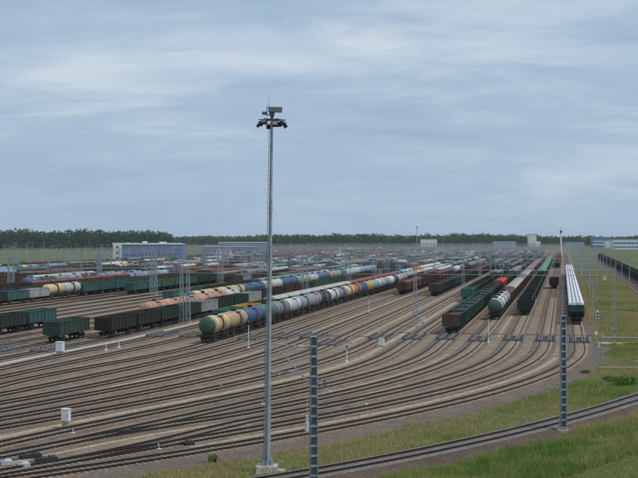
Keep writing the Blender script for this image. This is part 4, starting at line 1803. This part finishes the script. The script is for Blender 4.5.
# taller colour-light signal on the right verge
X, Y = gnd(597.6, 368)
r_ = empty('signal_mast', (X, Y, 0), -0.1)
r_.scale = (1, 1, K)
tag(r_, 'tall slim signal mast with white boxes on the right verge', 'signal')
b = MB()
b.tube((0, 0, 0), (0, 0, 7.2), 0.09, 0.07, n=8)
b.build('post', M['galv'], r_)
b = MB()
b.box((0, -0.15, 6.5), (0.36, 0.2, 0.9))
b.box((-0.22, -0.05, 4.25), (0.34, 0.3, 0.42))
b.build('white_box', M['white'], r_)
b = MB()
for k in range(2):
    b.tube((0, -0.27, 6.3 + 0.4 * k), (0, -0.42, 6.3 + 0.4 * k), 0.12, n=8)
b.build('lamp_hood', M['black'], r_)
b = MB()
for sx in (0.1, 0.4):
    b.bar((sx, 0.1, 0.2), (sx, 0.1, 6.6), 0.035)
for k in range(18):
    b.bar((0.1, 0.1, 0.5 + 0.34 * k), (0.4, 0.1, 0.5 + 0.34 * k), 0.025)
b.build('ladder', M['galv_dark'], r_)


def dwarf(px, py, label):
    X, Y = gnd(px, py)
    r_ = empty('dwarf_signal', (X, Y, 0.05), rnd.uniform(-0.5, 0.3))
    r_.scale = (0.72, 0.72, 0.72)
    tag(r_, label, 'signal', 'dwarf signals between the tracks')
    b = MB()
    b.box((0, 0, 0.08), (0.55, 0.4, 0.18))
    b.tube((0, 0, 0.1), (0, 0, 0.42), 0.06, n=8)
    b.build('base', M['white'], r_)
    b = MB()
    b.box((0, 0, 0.62), (0.3, 0.22, 0.42))
    b.build('head', M['black'], r_)
    b = MB()
    b.tube((0, -0.11, 0.7), (0, -0.2, 0.7), 0.09, n=8)
    b.tube((0, -0.11, 0.53), (0, -0.2, 0.53), 0.09, n=8)
    b.build('lens', M['white'], r_)


dwarf(366.5, 405, 'white-footed dwarf signal between tracks right of the catenary mast')
dwarf(159, 450.5, 'white dwarf signal inside the merging tracks at lower left')
dwarf(73, 434.5, 'white dwarf signal right of the tall white cabinet')
dwarf(263, 405.5, 'white dwarf signal just left of the floodlight mast')
dwarf(222, 389, 'small dwarf signal in the middle of the curving tracks')
dwarf(330, 392, 'small dwarf signal right of the bracketed catenary mast')


def switch_machine(px, py, rz, white, label):
    X, Y = gnd(px, py)
    r_ = empty('switch_machine', (X, Y, 0.06), rz)
    tag(r_, label, 'switch machine', 'switch machines at the turnouts')
    m_ = M['galv'] if white else M['black']
    b = MB()
    b.box((0, 0, 0.16), (1.0, 0.7, 0.32), taper=(0.94, 0.9))
    b.build('case', m_, r_)
    b = MB()
    b.box((0.1, 0, 0.38), (0.6, 0.45, 0.14), taper=(0.8, 0.7))
    b.build('lid', m_, r_)
    b = MB()
    b.bar((-0.5, 0.1, 0.1), (-1.7, 0.1, 0.1), 0.05)
    b.bar((-0.5, -0.1, 0.1), (-1.7, -0.1, 0.1), 0.05)
    b.build('rod', M['galv_dark'], r_)


switch_machine(6, 465.5, 0.5, True, 'pale switch machine at the left edge by the bottom tracks')
switch_machine(23, 468, 0.6, True, 'pale switch machine second from the left edge')
switch_machine(26, 459.5, 0.6, False, 'black switch machine above the pale pair at lower left')
switch_machine(35, 458.5, 0.6, False, 'second black switch machine at lower left')
switch_machine(42, 463, 0.6, False, 'black switch machine lowest of the black ones at lower left')
switch_machine(50.5, 461.5, 0.6, False, 'rightmost black switch machine at lower left')
switch_machine(188, 446, 0.7, False, 'black switch machine at the turnout left of the floodlight mast')
switch_machine(126, 434.5, 0.7, False, 'black switch machine at the upper turnout at lower left')

# concrete duct wall, path and low rail on the right verge
X0, Y0 = gnd(601, 341)
b = MB()
for k in range(12):
    b.box((X0 + 1.5 + 3.0 * k, Y0 + 0.1, 0.28), (2.96, 0.45, 0.56))
    b.box((X0 + 1.5 + 3.0 * k, Y0 + 0.1, 0.60), (2.98, 0.62, 0.08))
tag(b.build('duct_wall', M['concrete']), 'low grey concrete duct wall running off the right edge', 'wall')
b = MB()
b.add([(X0 - 1.5, Y0 - 8, 0.02), (X0 + 40, Y0 - 8.5, 0.02), (X0 + 40, Y0 - 3, 0.02), (X0 - 1, Y0 - 2.6, 0.02)], [(0, 1, 2, 3)])
tag(b.build('concrete_path', M['concrete']), kind='structure')
X0, Y0 = gnd(599, 370.5)
b = MB()
b.tube((X0, Y0, 0.45), (X0 + 26, Y0 - 0.6, 0.45), 0.05, n=6)
for k in range(9):
    b.bar((X0 + 0.3 + 3.1 * k, Y0, 0), (X0 + 0.3 + 3.1 * k, Y0, 0.45), 0.07)
tag(b.build('low_rail', M['galv']), 'low pipe rail on short posts in the right verge grass', 'railing')
X0, Y0 = gnd(636.5, 363.5)
r_ = empty('concrete_trough', (X0, Y0, 0), 0.3)
tag(r_, 'small rusty-topped concrete trough at the right edge', 'trough')
b = MB()
b.box((0, 0, 0.3), (1.1, 0.9, 0.6), taper=(0.92, 0.9))
b.build('case', M['concrete'], r_)
b = MB()
b.box((0, 0, 0.66), (1.05, 0.85, 0.12))
b.build('lid', RUSTFLOOR, r_)
# brown dirt strip beside the white hoppers
b = MB()
P0 = [(4.6, 196), (6.4, 205), (7.2, 260), (6.6, 330), (7.4, 420), (6.8, 520), (5.4, 520), (5.2, 420), (4.7, 330), (4.8, 260)]
b.add([(*to_xy(K * t_, K * s_), 0.03) for t_, s_ in P0], [tuple(range(len(P0)))])
tag(b.build('dirt_strip', M['dirt']), kind='structure')
b = MB()
P0 = [(7.7, 200), (8.5, 200), (8.6, 520), (7.9, 520)]
b.add([(*to_xy(K * t_, K * s_), 0.034) for t_, s_ in P0], [(0, 1, 2, 3)])
tag(b.build('gravel_path', M['shoulder']), kind='structure')
b = MB()
P0 = [(19.6, 150), (31.5, 150), (31.5, 1250), (19.6, 1250)]
b.add([(*to_xy(K * t_, K * s_), 0.008) for t_, s_ in P0], [(0, 1, 2, 3)])
tag(b.build('running_line_ballast', M['shoulder']), kind='structure')


# ------------------------------------------------------------------ buildings
def px_x(x, Y):
    return (x - 319) / FPX * Y


def z_of(y, Y):
    return CAM_H - (y - HOR) / FPX * Y


def building(name, Y, x0, x1, ytop, depth, wall, roofm, label, storeys=3, win=None, endw=None, parapet=0.0, rows_mat='glass', band=None):
    Y *= K
    X0, X1 = px_x(x0, Y), px_x(x1, Y)
    H = z_of(ytop, Y)
    W_ = X1 - X0
    r_ = empty(name, ((X0 + X1) / 2, Y, 0))
    tag(r_, label, 'building')
    b = MB()
    b.box((0, depth / 2, H / 2 - 0.4), (W_, depth, H + 0.8))
    b.build('wall', M[wall], r_)
    b = MB()
    b.box((0, depth / 2, H + 0.25), (W_ + 0.8, depth + 0.8, 0.5))
    if parapet:
        b.box((0, 0.0, H + 0.5 + parapet / 2), (W_ + 0.8, 0.5, parapet))
    b.build('roof', M[roofm], r_)
    if endw:
        b = MB()
        b.box((-W_ / 2 + endw / 2, -0.12, H / 2), (endw, 0.5, H - 0.02))
        b.build('end_bay', M['white_wall'], r_)
    if band:
        for zc, hh, mt in band:
            b = MB()
            b.box(((endw or 0) / 2, -0.07, zc), (W_ - (endw or 0) - 0.2, 0.3, hh))
            b.build('band', M[mt], r_)
    if win:
        n_c, ww, wh = win
        wb = MB()
        wb.box((0, -0.14, 0), (ww, 0.12, wh))
        wme = wb.mesh('window', [M[rows_mat]])
        fb_ = MB()
        for sx in (-1, 1):
            fb_.box((sx * ww / 2, -0.2, 0), (0.12, 0.14, wh + 0.24))
        for sz in (-1, 1):
            fb_.box((0, -0.2, sz * wh / 2), (ww, 0.14, 0.12))
        fb_.box((0, -0.2, 0), (0.1, 0.12, wh))
        fme = fb_.mesh('frame', [M['white_wall']])
        e0 = endw or 0
        for j in range(storeys):
            z = H * (j + 0.55) / storeys
            for i in range(n_c):
                o = link('window', wme, r_)
                o.location = (-W_ / 2 + e0 + (W_ - e0) * (i + 0.5) / n_c, 0, z)
                link('frame', fme, o)
            if endw:
                o = link('window', wme, r_)
                o.location = (-W_ / 2 + endw / 2, -0.3, z)
    return r_, H, W_


r_, H, W_ = building('office_building', 830, 113, 182, 244.6, 26, 'blue_panel', 'white_wall', 'long blue office building with a white left end and white roof', 3, (16, 1.5, 1.5), endw=6.6, parapet=0.8)
b = MB()
b.box((-W_ * 0.06, 8, H + 1.3), (3.0, 4, 2.4))
b.box((W_ * 0.2, 10, H + 1.1), (5.0, 5, 1.9))
b.box((-W_ * 0.3, 9, H + 0.8), (2.0, 3, 1.4))
b.build('roof_plant', M['white_wall'], r_)
r_, H, W_ = building('depot_hall', 1180, 218, 269, 242.8, 40, 'blue_pale', 'white_wall', 'long low hall with a white roof edge behind the floodlight mast', 2, (20, 1.8, 1.5), band=[(3.0, 2.2, 'blue_panel')])
r_, H, W_ = building('depot_hall', 1120, 204, 258, 246.8, 30, 'blue_panel', 'white_wall', 'lower blue hall in front of the long white-roofed hall', 1, (18, 1.8, 1.3), band=[(1.6, 1.5, 'blue_pale')])
r_, H, W_ = building('signal_cabin', 900, 216, 231, 250.0, 8, 'white_wall', 'white_wall', 'small white cabin among the wagons left of the floodlight mast', 2, (3, 1.3, 1.4))
b = MB()
b.box((W_ * 0.2, -1.2, 1.6), (3.0, 2.4, 3.2))
b.build('porch', M['roof_grey'], r_)
building('far_shed', 1950, 421, 437, 239.3, 20, 'white_wall', 'roof_grey', 'small white shed before the wood right of centre', 1, (4, 1.5, 1.5))
r_, H, W_ = building('tower_block', 2000, 528.5, 536.5, 234.0, 12, 'white_wall', 'white_wall', 'white tower block with flat roof on the skyline', 5, (3, 1.3, 1.3))
b = MB()
b.box((9, 4, 5), (10, 10, 10))
b.build('annex', M['white_wall'], r_)
building('far_depot', 2050, 566, 584, 242.2, 20, 'blue_pale', 'roof_grey', 'pale blue depot left of the control block on the right', 1, (8, 1.6, 1.3))
r_, H, W_ = building('control_block', 1900, 593, 611, 237.6, 18, 'blue_panel', 'roof_grey', 'blue control block with glazed top floor on the right skyline', 3, (8, 1.7, 1.6), band=[(5.2, 1.6, 'white_wall'), (10.6, 1.2, 'white_wall')])
building('warehouse', 1600, 614, 652, 239.6, 30, 'white_wall', 'roof_grey', 'white warehouse with a blue band at the right edge', 1, (9, 2.0, 1.2), band=[(9.5, 2.2, 'blue_panel'), (3.6, 2.0, 'blue_panel')])
building('far_shed', 1800, 606, 613, 241.0, 16, 'white_wall', 'white_wall', 'little white shed between control block and warehouse', 1, (3, 1.4, 1.2))
building('far_shed', 1800, 494, 516, 242.0, 18, 'blue_pale', 'white_wall', 'low pale shed under the white tower block', 1, (8, 1.6, 1.2))


# ------------------------------------------------------------------ woods on the horizon
def wood(name, xa, xb, Y, hfun, label, rows=5, spacing=4.2, conifer=0.6, dark=1.0):
    pts = []
    Y *= K
    n_ = int((px_x(xb, Y) - px_x(xa, Y)) / spacing)
    for r in range(rows):
        for i in range(n_):
            xp = xa + (xb - xa) * (i + rnd.uniform(-0.4, 0.4) + 0.5 * (r % 2)) / n_
            Yr = Y + r * 7 + rnd.uniform(-3, 3)
            h_ = K * hfun(xp) * rnd.choice([rnd.uniform(0.7, 0.95), rnd.uniform(0.88, 1.02), rnd.uniform(0.95, 1.13)])
            pts.append((px_x(xp, Yr), Yr, h_, rnd.random() < conifer))
    NF = 90
    T = len(pts)
    P = np.array([(p[0], p[1], p[2]) for p in pts])
    con = np.array([p[3] for p in pts])
    u = NP.random((T, NF))
    z = np.where(con[:, None], 0.12 + 0.88 * u, 0.18 + 0.82 * u)
    rad_c = 0.17 * (1.05 - z) ** 0.8 + 0.015
    zz_ = (z - 0.18) / 0.82
    rad_d = 0.23 * np.sqrt(np.clip(1 - (2 * zz_ - 0.95) ** 2 * 0.95, 0.05, 1))
    rad = np.where(con[:, None], rad_c, rad_d) * P[:, 2:3] * (0.65 + 0.45 * NP.random((T, NF)))
    an = NP.random((T, NF)) * 2 * np.pi
    cx = P[:, 0:1] + rad * np.cos(an)
    cy = P[:, 1:2] + rad * np.sin(an)
    cz = z * P[:, 2:3]
    c = np.stack([cx, cy, cz], -1)[:, :, None, :]
    size = np.where(con[:, None], 1.05, 1.35)[:, :, None, None]
    tri = NP.normal(0, 1, (T, NF, 3, 3)) * size * np.array([1, 1, 0.75])
    V = (c + tri).reshape(-1, 3)
    V[:, 2] = np.maximum(V[:, 2], 0.3)
    F = np.arange(len(V)).reshape(-1, 3)
    base = np.where(con[:, None], np.array([0.040, 0.088, 0.028]), np.array([0.07, 0.125, 0.035])) * dark
    base = base * (0.75 + 0.5 * NP.random((T, 1)))
    cl = base[:, None, :] * (0.7 + 0.6 * NP.random((T, NF, 1)))
    col = np.repeat(cl.reshape(-1, 3), 3, axis=0)
    # trunks
    tv, tf, tcn_ = [], [], []
    nb_ = len(V)
    for (x, y, h_, cn) in pts:
        for dx, dy in ((0.22, 0), (-0.11, 0.19), (-0.11, -0.19)):
            tv += [(x + dx, y + dy, 0)]
        tv += [(x, y, h_ * 0.85)]
        tf += [(nb_, nb_ + 1, nb_ + 3), (nb_ + 1, nb_ + 2, nb_ + 3), (nb_ + 2, nb_, nb_ + 3)]
        nb_ += 4
        tcn_ += [(0.07, 0.05, 0.035)] * 4
    V = np.concatenate([V, np.array(tv)])
    F = np.concatenate([F, np.array(tf)])
    col = np.concatenate([col, np.array(tcn_)])
    o = link(name, npmesh(name, V, F, M['leaf'], col))
    tag(o, label, 'wood', kind='stuff')


wood('wood', -25, 172, 1560, lambda x: 22.8 + 1.2 * math.sin(x * 0.09) - max(0, (x - 140)) * 0.17 - max(0, 20 - x) * 0.03, 'dark conifer wood along the left horizon', 6, 3.6, 0.75)
wood('wood', 160, 300, 2350, lambda x: 16.5 + 0.8 * math.sin(x * 0.13) + max(0, (x - 235)) * 0.04, 'low distant wood behind the blue halls', 4, 4.6, 0.5)
wood('wood', 262, 540, 2050, lambda x: 18.9 + 1.3 * math.sin(x * 0.055 + 1) + 0.7 * math.sin(x * 0.21), 'wood along the horizon in the middle', 5, 4.4, 0.35)
wood('wood', 530, 668, 2150, lambda x: 16.2 + 0.8 * math.sin(x * 0.12), 'low wood along the right horizon', 4, 4.4, 0.4)
wood('far_wood', -60, 700, 3900, lambda x: 17.0 + 1.5 * math.sin(x * 0.03), 'faint far wood closing the horizon', 2, 8.0, 0.4)

# ------------------------------------------------------------------ grass
SP = np.array(SINGLE)
sdv = np.gradient(SP, axis=0)
sdv /= np.linalg.norm(sdv, axis=1)[:, None]


def off_single(x, y):
    dd = (x[:, None] - SP[None, :, 0]) ** 2 + (y[:, None] - SP[None, :, 1]) ** 2
    k = np.argmin(dd, axis=1)
    dx, dy = x - SP[k, 0], y - SP[k, 1]
    return dx * sdv[k, 1] - dy * sdv[k, 0]


S_TAB = np.arange(-60, 1300, 1.0)
T_TAB = np.array([TR[0].t(s) for s in S_TAB])


def off_t0(x, y):
    t = x * CS - y * SN
    s = x * SN + y * CS
    q = np.interp(s, S_TAB, T_TAB)
    sl = np.interp(s + 1, S_TAB, T_TAB) - np.interp(s - 1, S_TAB, T_TAB)
    return (t - q) / np.hypot(1, sl / 2)


def vnoise(x, y, f, seed):
    r = np.random.default_rng(seed)
    v = np.zeros_like(x)
    for k in range(7):
        a = r.uniform(0, 6.283)
        ff = f * (0.6 + 0.35 * k)
        v += np.sin((x * math.cos(a) + y * math.sin(a)) * ff + r.uniform(0, 6.28)) / (1 + 0.3 * k)
    return v / 2.6


def grass_field(name, x, y, hgt, wid, blades, green, label, lean=0.45):
    n_ = len(x)
    bx = np.repeat(x, blades) + NP.normal(0, 0.12, n_ * blades)
    by = np.repeat(y, blades) + NP.normal(0, 0.12, n_ * blades)
    h_ = np.repeat(hgt, blades) * NP.uniform(0.55, 1.2, n_ * blades)
    g_ = np.clip(np.repeat(green, blades) + NP.normal(0, 0.16, n_ * blades), 0, 1)
    a = NP.uniform(0, np.pi, n_ * blades)
    la = NP.uniform(0, 2 * np.pi, n_ * blades)
    ll = NP.uniform(0, lean, n_ * blades) * h_
    V = np.zeros((n_ * blades, 3, 3))
    V[:, 0] = np.stack([bx - wid / 2 * np.cos(a), by - wid / 2 * np.sin(a), np.full_like(bx, 0.0)], 1)
    V[:, 1] = np.stack([bx + wid / 2 * np.cos(a), by + wid / 2 * np.sin(a), np.full_like(bx, 0.0)], 1)
    V[:, 2] = np.stack([bx + ll * np.cos(la), by + ll * np.sin(la), h_], 1)
    dry = np.array([0.50, 0.385, 0.19])
    grn = np.array([0.20, 0.325, 0.05])
    dk = np.array([0.085, 0.19, 0.028])
    col = dry * (1 - g_)[:, None] + grn * g_[:, None]
    k = np.clip((g_ - 0.6) / 0.4, 0, 1)[:, None]
    col = col * (1 - 0.6 * k) + dk * 0.6 * k
    col *= NP.uniform(0.7, 1.25, (len(col), 1))
    col = np.repeat(col, 3, axis=0)
    o = link(name, npmesh(name, V.reshape(-1, 3), np.arange(len(V) * 3).reshape(-1, 3), M['grass'], col))
    tag(o, label, 'grass', kind='stuff')


# strip between the outermost track and the single line
n_ = 120000
x = NP.uniform(-50, 56, n_)
y = NP.uniform(68, 214, n_)
o0, os_ = off_t0(x, y), off_single(x, y)
vis = np.abs(x / y) < 0.275
edge_n = vnoise(x, y, 0.35, 3)
k = vis & (o0 > 4.6 + 0.9 * edge_n) & (os_ < -2.7 + 0.2 * edge_n)
dens = vnoise(x, y, 0.25, 11)
k &= (NP.random(n_) < 0.62 + 0.4 * dens + np.clip((o0 - 5) / 3, -0.3, 0.3))
x, y = x[k], y[k]
gr = 0.22 + 0.38 * vnoise(x, y, 0.3, 5) + 0.18 * vnoise(x, y, 1.2, 51) + np.clip((x - 8) / 70, -0.2, 0.28)
grass_field('grass', x, y, np.clip(0.36 + 0.2 * vnoise(x, y, 0.5, 8) + 0.14 * vnoise(x, y, 2.1, 81), 0.08, 1), 0.05, 7, gr, 'dry yellow-green grass strip between yard and single line')
# bank to the right of the single line
n_ = 120000
x = NP.uniform(-8, 68, n_)
y = NP.uniform(66, 196, n_)
os_ = off_single(x, y)
vis = np.abs(x / y) < 0.275
k = vis & (os_ > 3.1 + 0.35 * vnoise(x, y, 0.5, 4)) & (os_ < 34)
x, y, os_ = x[k], y[k], os_[k]
gr = 0.66 + 0.26 * vnoise(x, y, 0.3, 6) + 0.2 * vnoise(x, y, 1.1, 61) - np.clip(1 - (os_ - 3) / 2.2, 0, 1) * 0.45
h_ = np.clip(0.55 + 0.22 * vnoise(x, y, 0.4, 9) + 0.2 * vnoise(x, y, 1.9, 91), 0.12, 1.2)
path = np.abs(os_ - 15.5 + 0.8 * vnoise(x, y, 0.08, 2)) < 2.2
h_ = np.where(path, 0.16, h_)
gr = np.where(path, 0.55, gr)
grass_field('grass', x, y, h_, 0.055, 7, gr, 'lush green grass bank at lower right')
# right verge beyond the curve
n_ = 60000
s_ = K * (186 + 420 * NP.random(n_) ** 1.6)
t_ = NP.uniform(4.6, 20.5, n_)
x, y = K * t_ * CS + s_ * SN, -K * t_ * SN + s_ * CS
vis = (x / y < 0.28)
strip_ = ((t_ < 7.2) & (NP.random(n_) > 0.25)) | ((t_ > 7.6) & (t_ < 8.7) & (NP.random(n_) > 0.12))
X0, Y0 = gnd(601, 341)
pathk = (y < Y0 - 2) & (y > Y0 - 9) & (x > X0 - 2)
k = vis & ~strip_ & ~pathk
x, y, t_ = x[k], y[k], t_[k]
gr = 0.30 + 0.40 * vnoise(x, y, 0.16, 16) + 0.16 * vnoise(x, y, 0.6, 161) - np.clip(1 - (t_ - 4.6) / 3.2, 0, 1) * 0.3
bare = vnoise(x, y, 0.22, 191) > 0.75
x, y, gr = x[~bare], y[~bare], gr[~bare]
grass_field('grass', x, y, np.clip(0.42 + 0.22 * vnoise(x, y, 0.3, 19) + 0.2 * vnoise(x, y, 1.0, 195), 0.08, 1.1), 0.12, 6, gr, 'mixed green and dry grass verge right of the hoppers')
# weeds at the foot of the verge, right of the outermost curve
n_ = 14000
x = NP.uniform(40, 70, n_)
y = NP.uniform(144, 214, n_)
k = (off_t0(x, y) > 4.8) & (off_single(x, y) < -2.8) & (x / y < 0.28) & ~((y < Y0 - 2) & (y > Y0 - 9) & (x > X0 - 2))
x, y = x[k], y[k]
gr = 0.36 + 0.4 * vnoise(x, y, 0.25, 26) + 0.15 * vnoise(x, y, 1.2, 261)
grass_field('grass', x, y, 0.42 + 0.2 * vnoise(x, y, 0.4, 29), 0.08, 7, gr, 'rough weeds between signal mast and single line')

# weeds: sparse tufts on the ballast shoulder and among the tracks, and tall dead stalks in the banks
n_ = 26000
x = NP.uniform(-40, 60, n_)
y = NP.uniform(68, 230, n_)
o0 = off_t0(x, y)
k = (np.abs(x / y) < 0.275) & (o0 > 2.4) & (o0 < 6.0) & (off_single(x, y) < -3) & (NP.random(n_) < 0.10 + 0.16 * (o0 - 2.4) + 0.35 * vnoise(x, y, 0.6, 44))
x, y = x[k], y[k]
grass_field('weeds', x, y, np.full(len(x), 0.22), 0.05, 6, 0.45 + 0.4 * vnoise(x, y, 0.7, 45), 'scattered weeds creeping over the dark ballast shoulder', 0.9)
pw = []
for ti, off in ((5, -2.75), (0, -2.5), (4, 2.6), (8, -2.5), (6, 2.6), (10, 2.4), (2, -2.6), (12, 2.5)):
    for (xx, yy) in TR[ti].pts(TR[ti].send + 20, TR[ti].s0 + 60, off * K, step=0.7):
        if rnd.random() < 0.30 + 0.3 * math.sin(xx * 0.35 + ti):
            pw.append((xx + rnd.gauss(0, 0.4), yy + rnd.gauss(0, 0.4)))
pw = np.array(pw)
grass_field('weeds', pw[:, 0], pw[:, 1], NP.uniform(0.06, 0.2, len(pw)), 0.05, 5, NP.uniform(0.1, 0.75, len(pw)), 'sparse weeds between the curving tracks', 1.0)
n_ = 30000
x = NP.uniform(-45, 68, n_)
y = NP.uniform(66, 214, n_)
os_ = off_single(x, y)
k = (np.abs(x / y) < 0.275) & (off_t0(x, y) > 5.2) & ((os_ < -3.2) | ((os_ > 3.4) & (os_ < 13))) & (vnoise(x, y, 0.35, 71) > 0.4) & ~((y < Y0 - 2) & (y > Y0 - 9) & (x > X0 - 2))
x, y = x[k], y[k]
grass_field('weeds', x, y, NP.uniform(0.5, 1.1, len(x)), 0.035, 3, NP.uniform(-0.2, 0.45, len(x)), 'tall dry stalks standing in the grass banks', 0.35)


def shrub(px, py, w_, h_, label, n_f=900):
    X, Y = gnd(px, py)
    r_ = empty('shrub', (X, Y, 0))
    tag(r_, label, 'shrub', 'shrubs on the verge')
    u = NP.normal(0, 1, (n_f, 3))
    u /= np.linalg.norm(u, axis=1)[:, None]
    rad = NP.uniform(0.55, 1.0, (n_f, 1)) * (0.8 + 0.3 * np.sin(u[:, 0:1] * 5 + u[:, 1:2] * 4))
    c = u * rad * np.array([w_ / 2, w_ / 2, h_ / 2]) + np.array([0, 0, h_ * 0.55])
    tri = NP.normal(0, 0.085, (n_f, 3, 3))
    V = (c[:, None] + tri).reshape(-1, 3)
    V[:, 2] = np.maximum(V[:, 2], 0.02)
    col = np.array([0.12, 0.21, 0.035]) * NP.uniform(0.6, 1.3, (n_f, 1))
    link('foliage', npmesh('foliage', V, np.arange(len(V)).reshape(-1, 3), M['leaf'], np.repeat(col, 3, axis=0)), r_)
    b = MB()
    for k in range(5):
        a = k * 1.3
        b.tube((0.05 * math.cos(a), 0.05 * math.sin(a), 0), (w_ * 0.3 * math.cos(a), w_ * 0.3 * math.sin(a), h_ * 0.8), 0.025, 0.008, n=5)
    b.build('stem', M['brownbank'], r_)


shrub(626, 385, 4.0, 1.1, 'bright green shrub in the verge at the right edge', 1600)
shrub(213.5, 462, 0.9, 0.55, 'small bright green bush in the dry grass left of the floodlight mast', 350)
shrub(609, 381, 2.0, 0.6, 'small shrub left of the bright green shrub on the right', 600)
shrub(586, 373, 1.5, 0.4, 'low bush at the foot of the outermost curve', 400)

# ------------------------------------------------------------------ the air
hb = MB()
hb.box((0, 4300, 20), (18600, 9400, 42.5))
hm = bpy.data.materials.new('haze')
hm.use_nodes = True
hm.node_tree.nodes.clear()
ho = hm.node_tree.nodes.new('ShaderNodeOutputMaterial')
hv = hm.node_tree.nodes.new('ShaderNodeVolumePrincipled')
hv.inputs['Color'].default_value = (0.80, 0.88, 1.0, 1)
hv.inputs['Density'].default_value = 0.00005
hv.inputs['Anisotropy'].default_value = 0.0
hm.node_tree.links.new(hv.outputs[0], ho.inputs['Volume'])
tag(hb.build('haze', hm), kind='stuff')
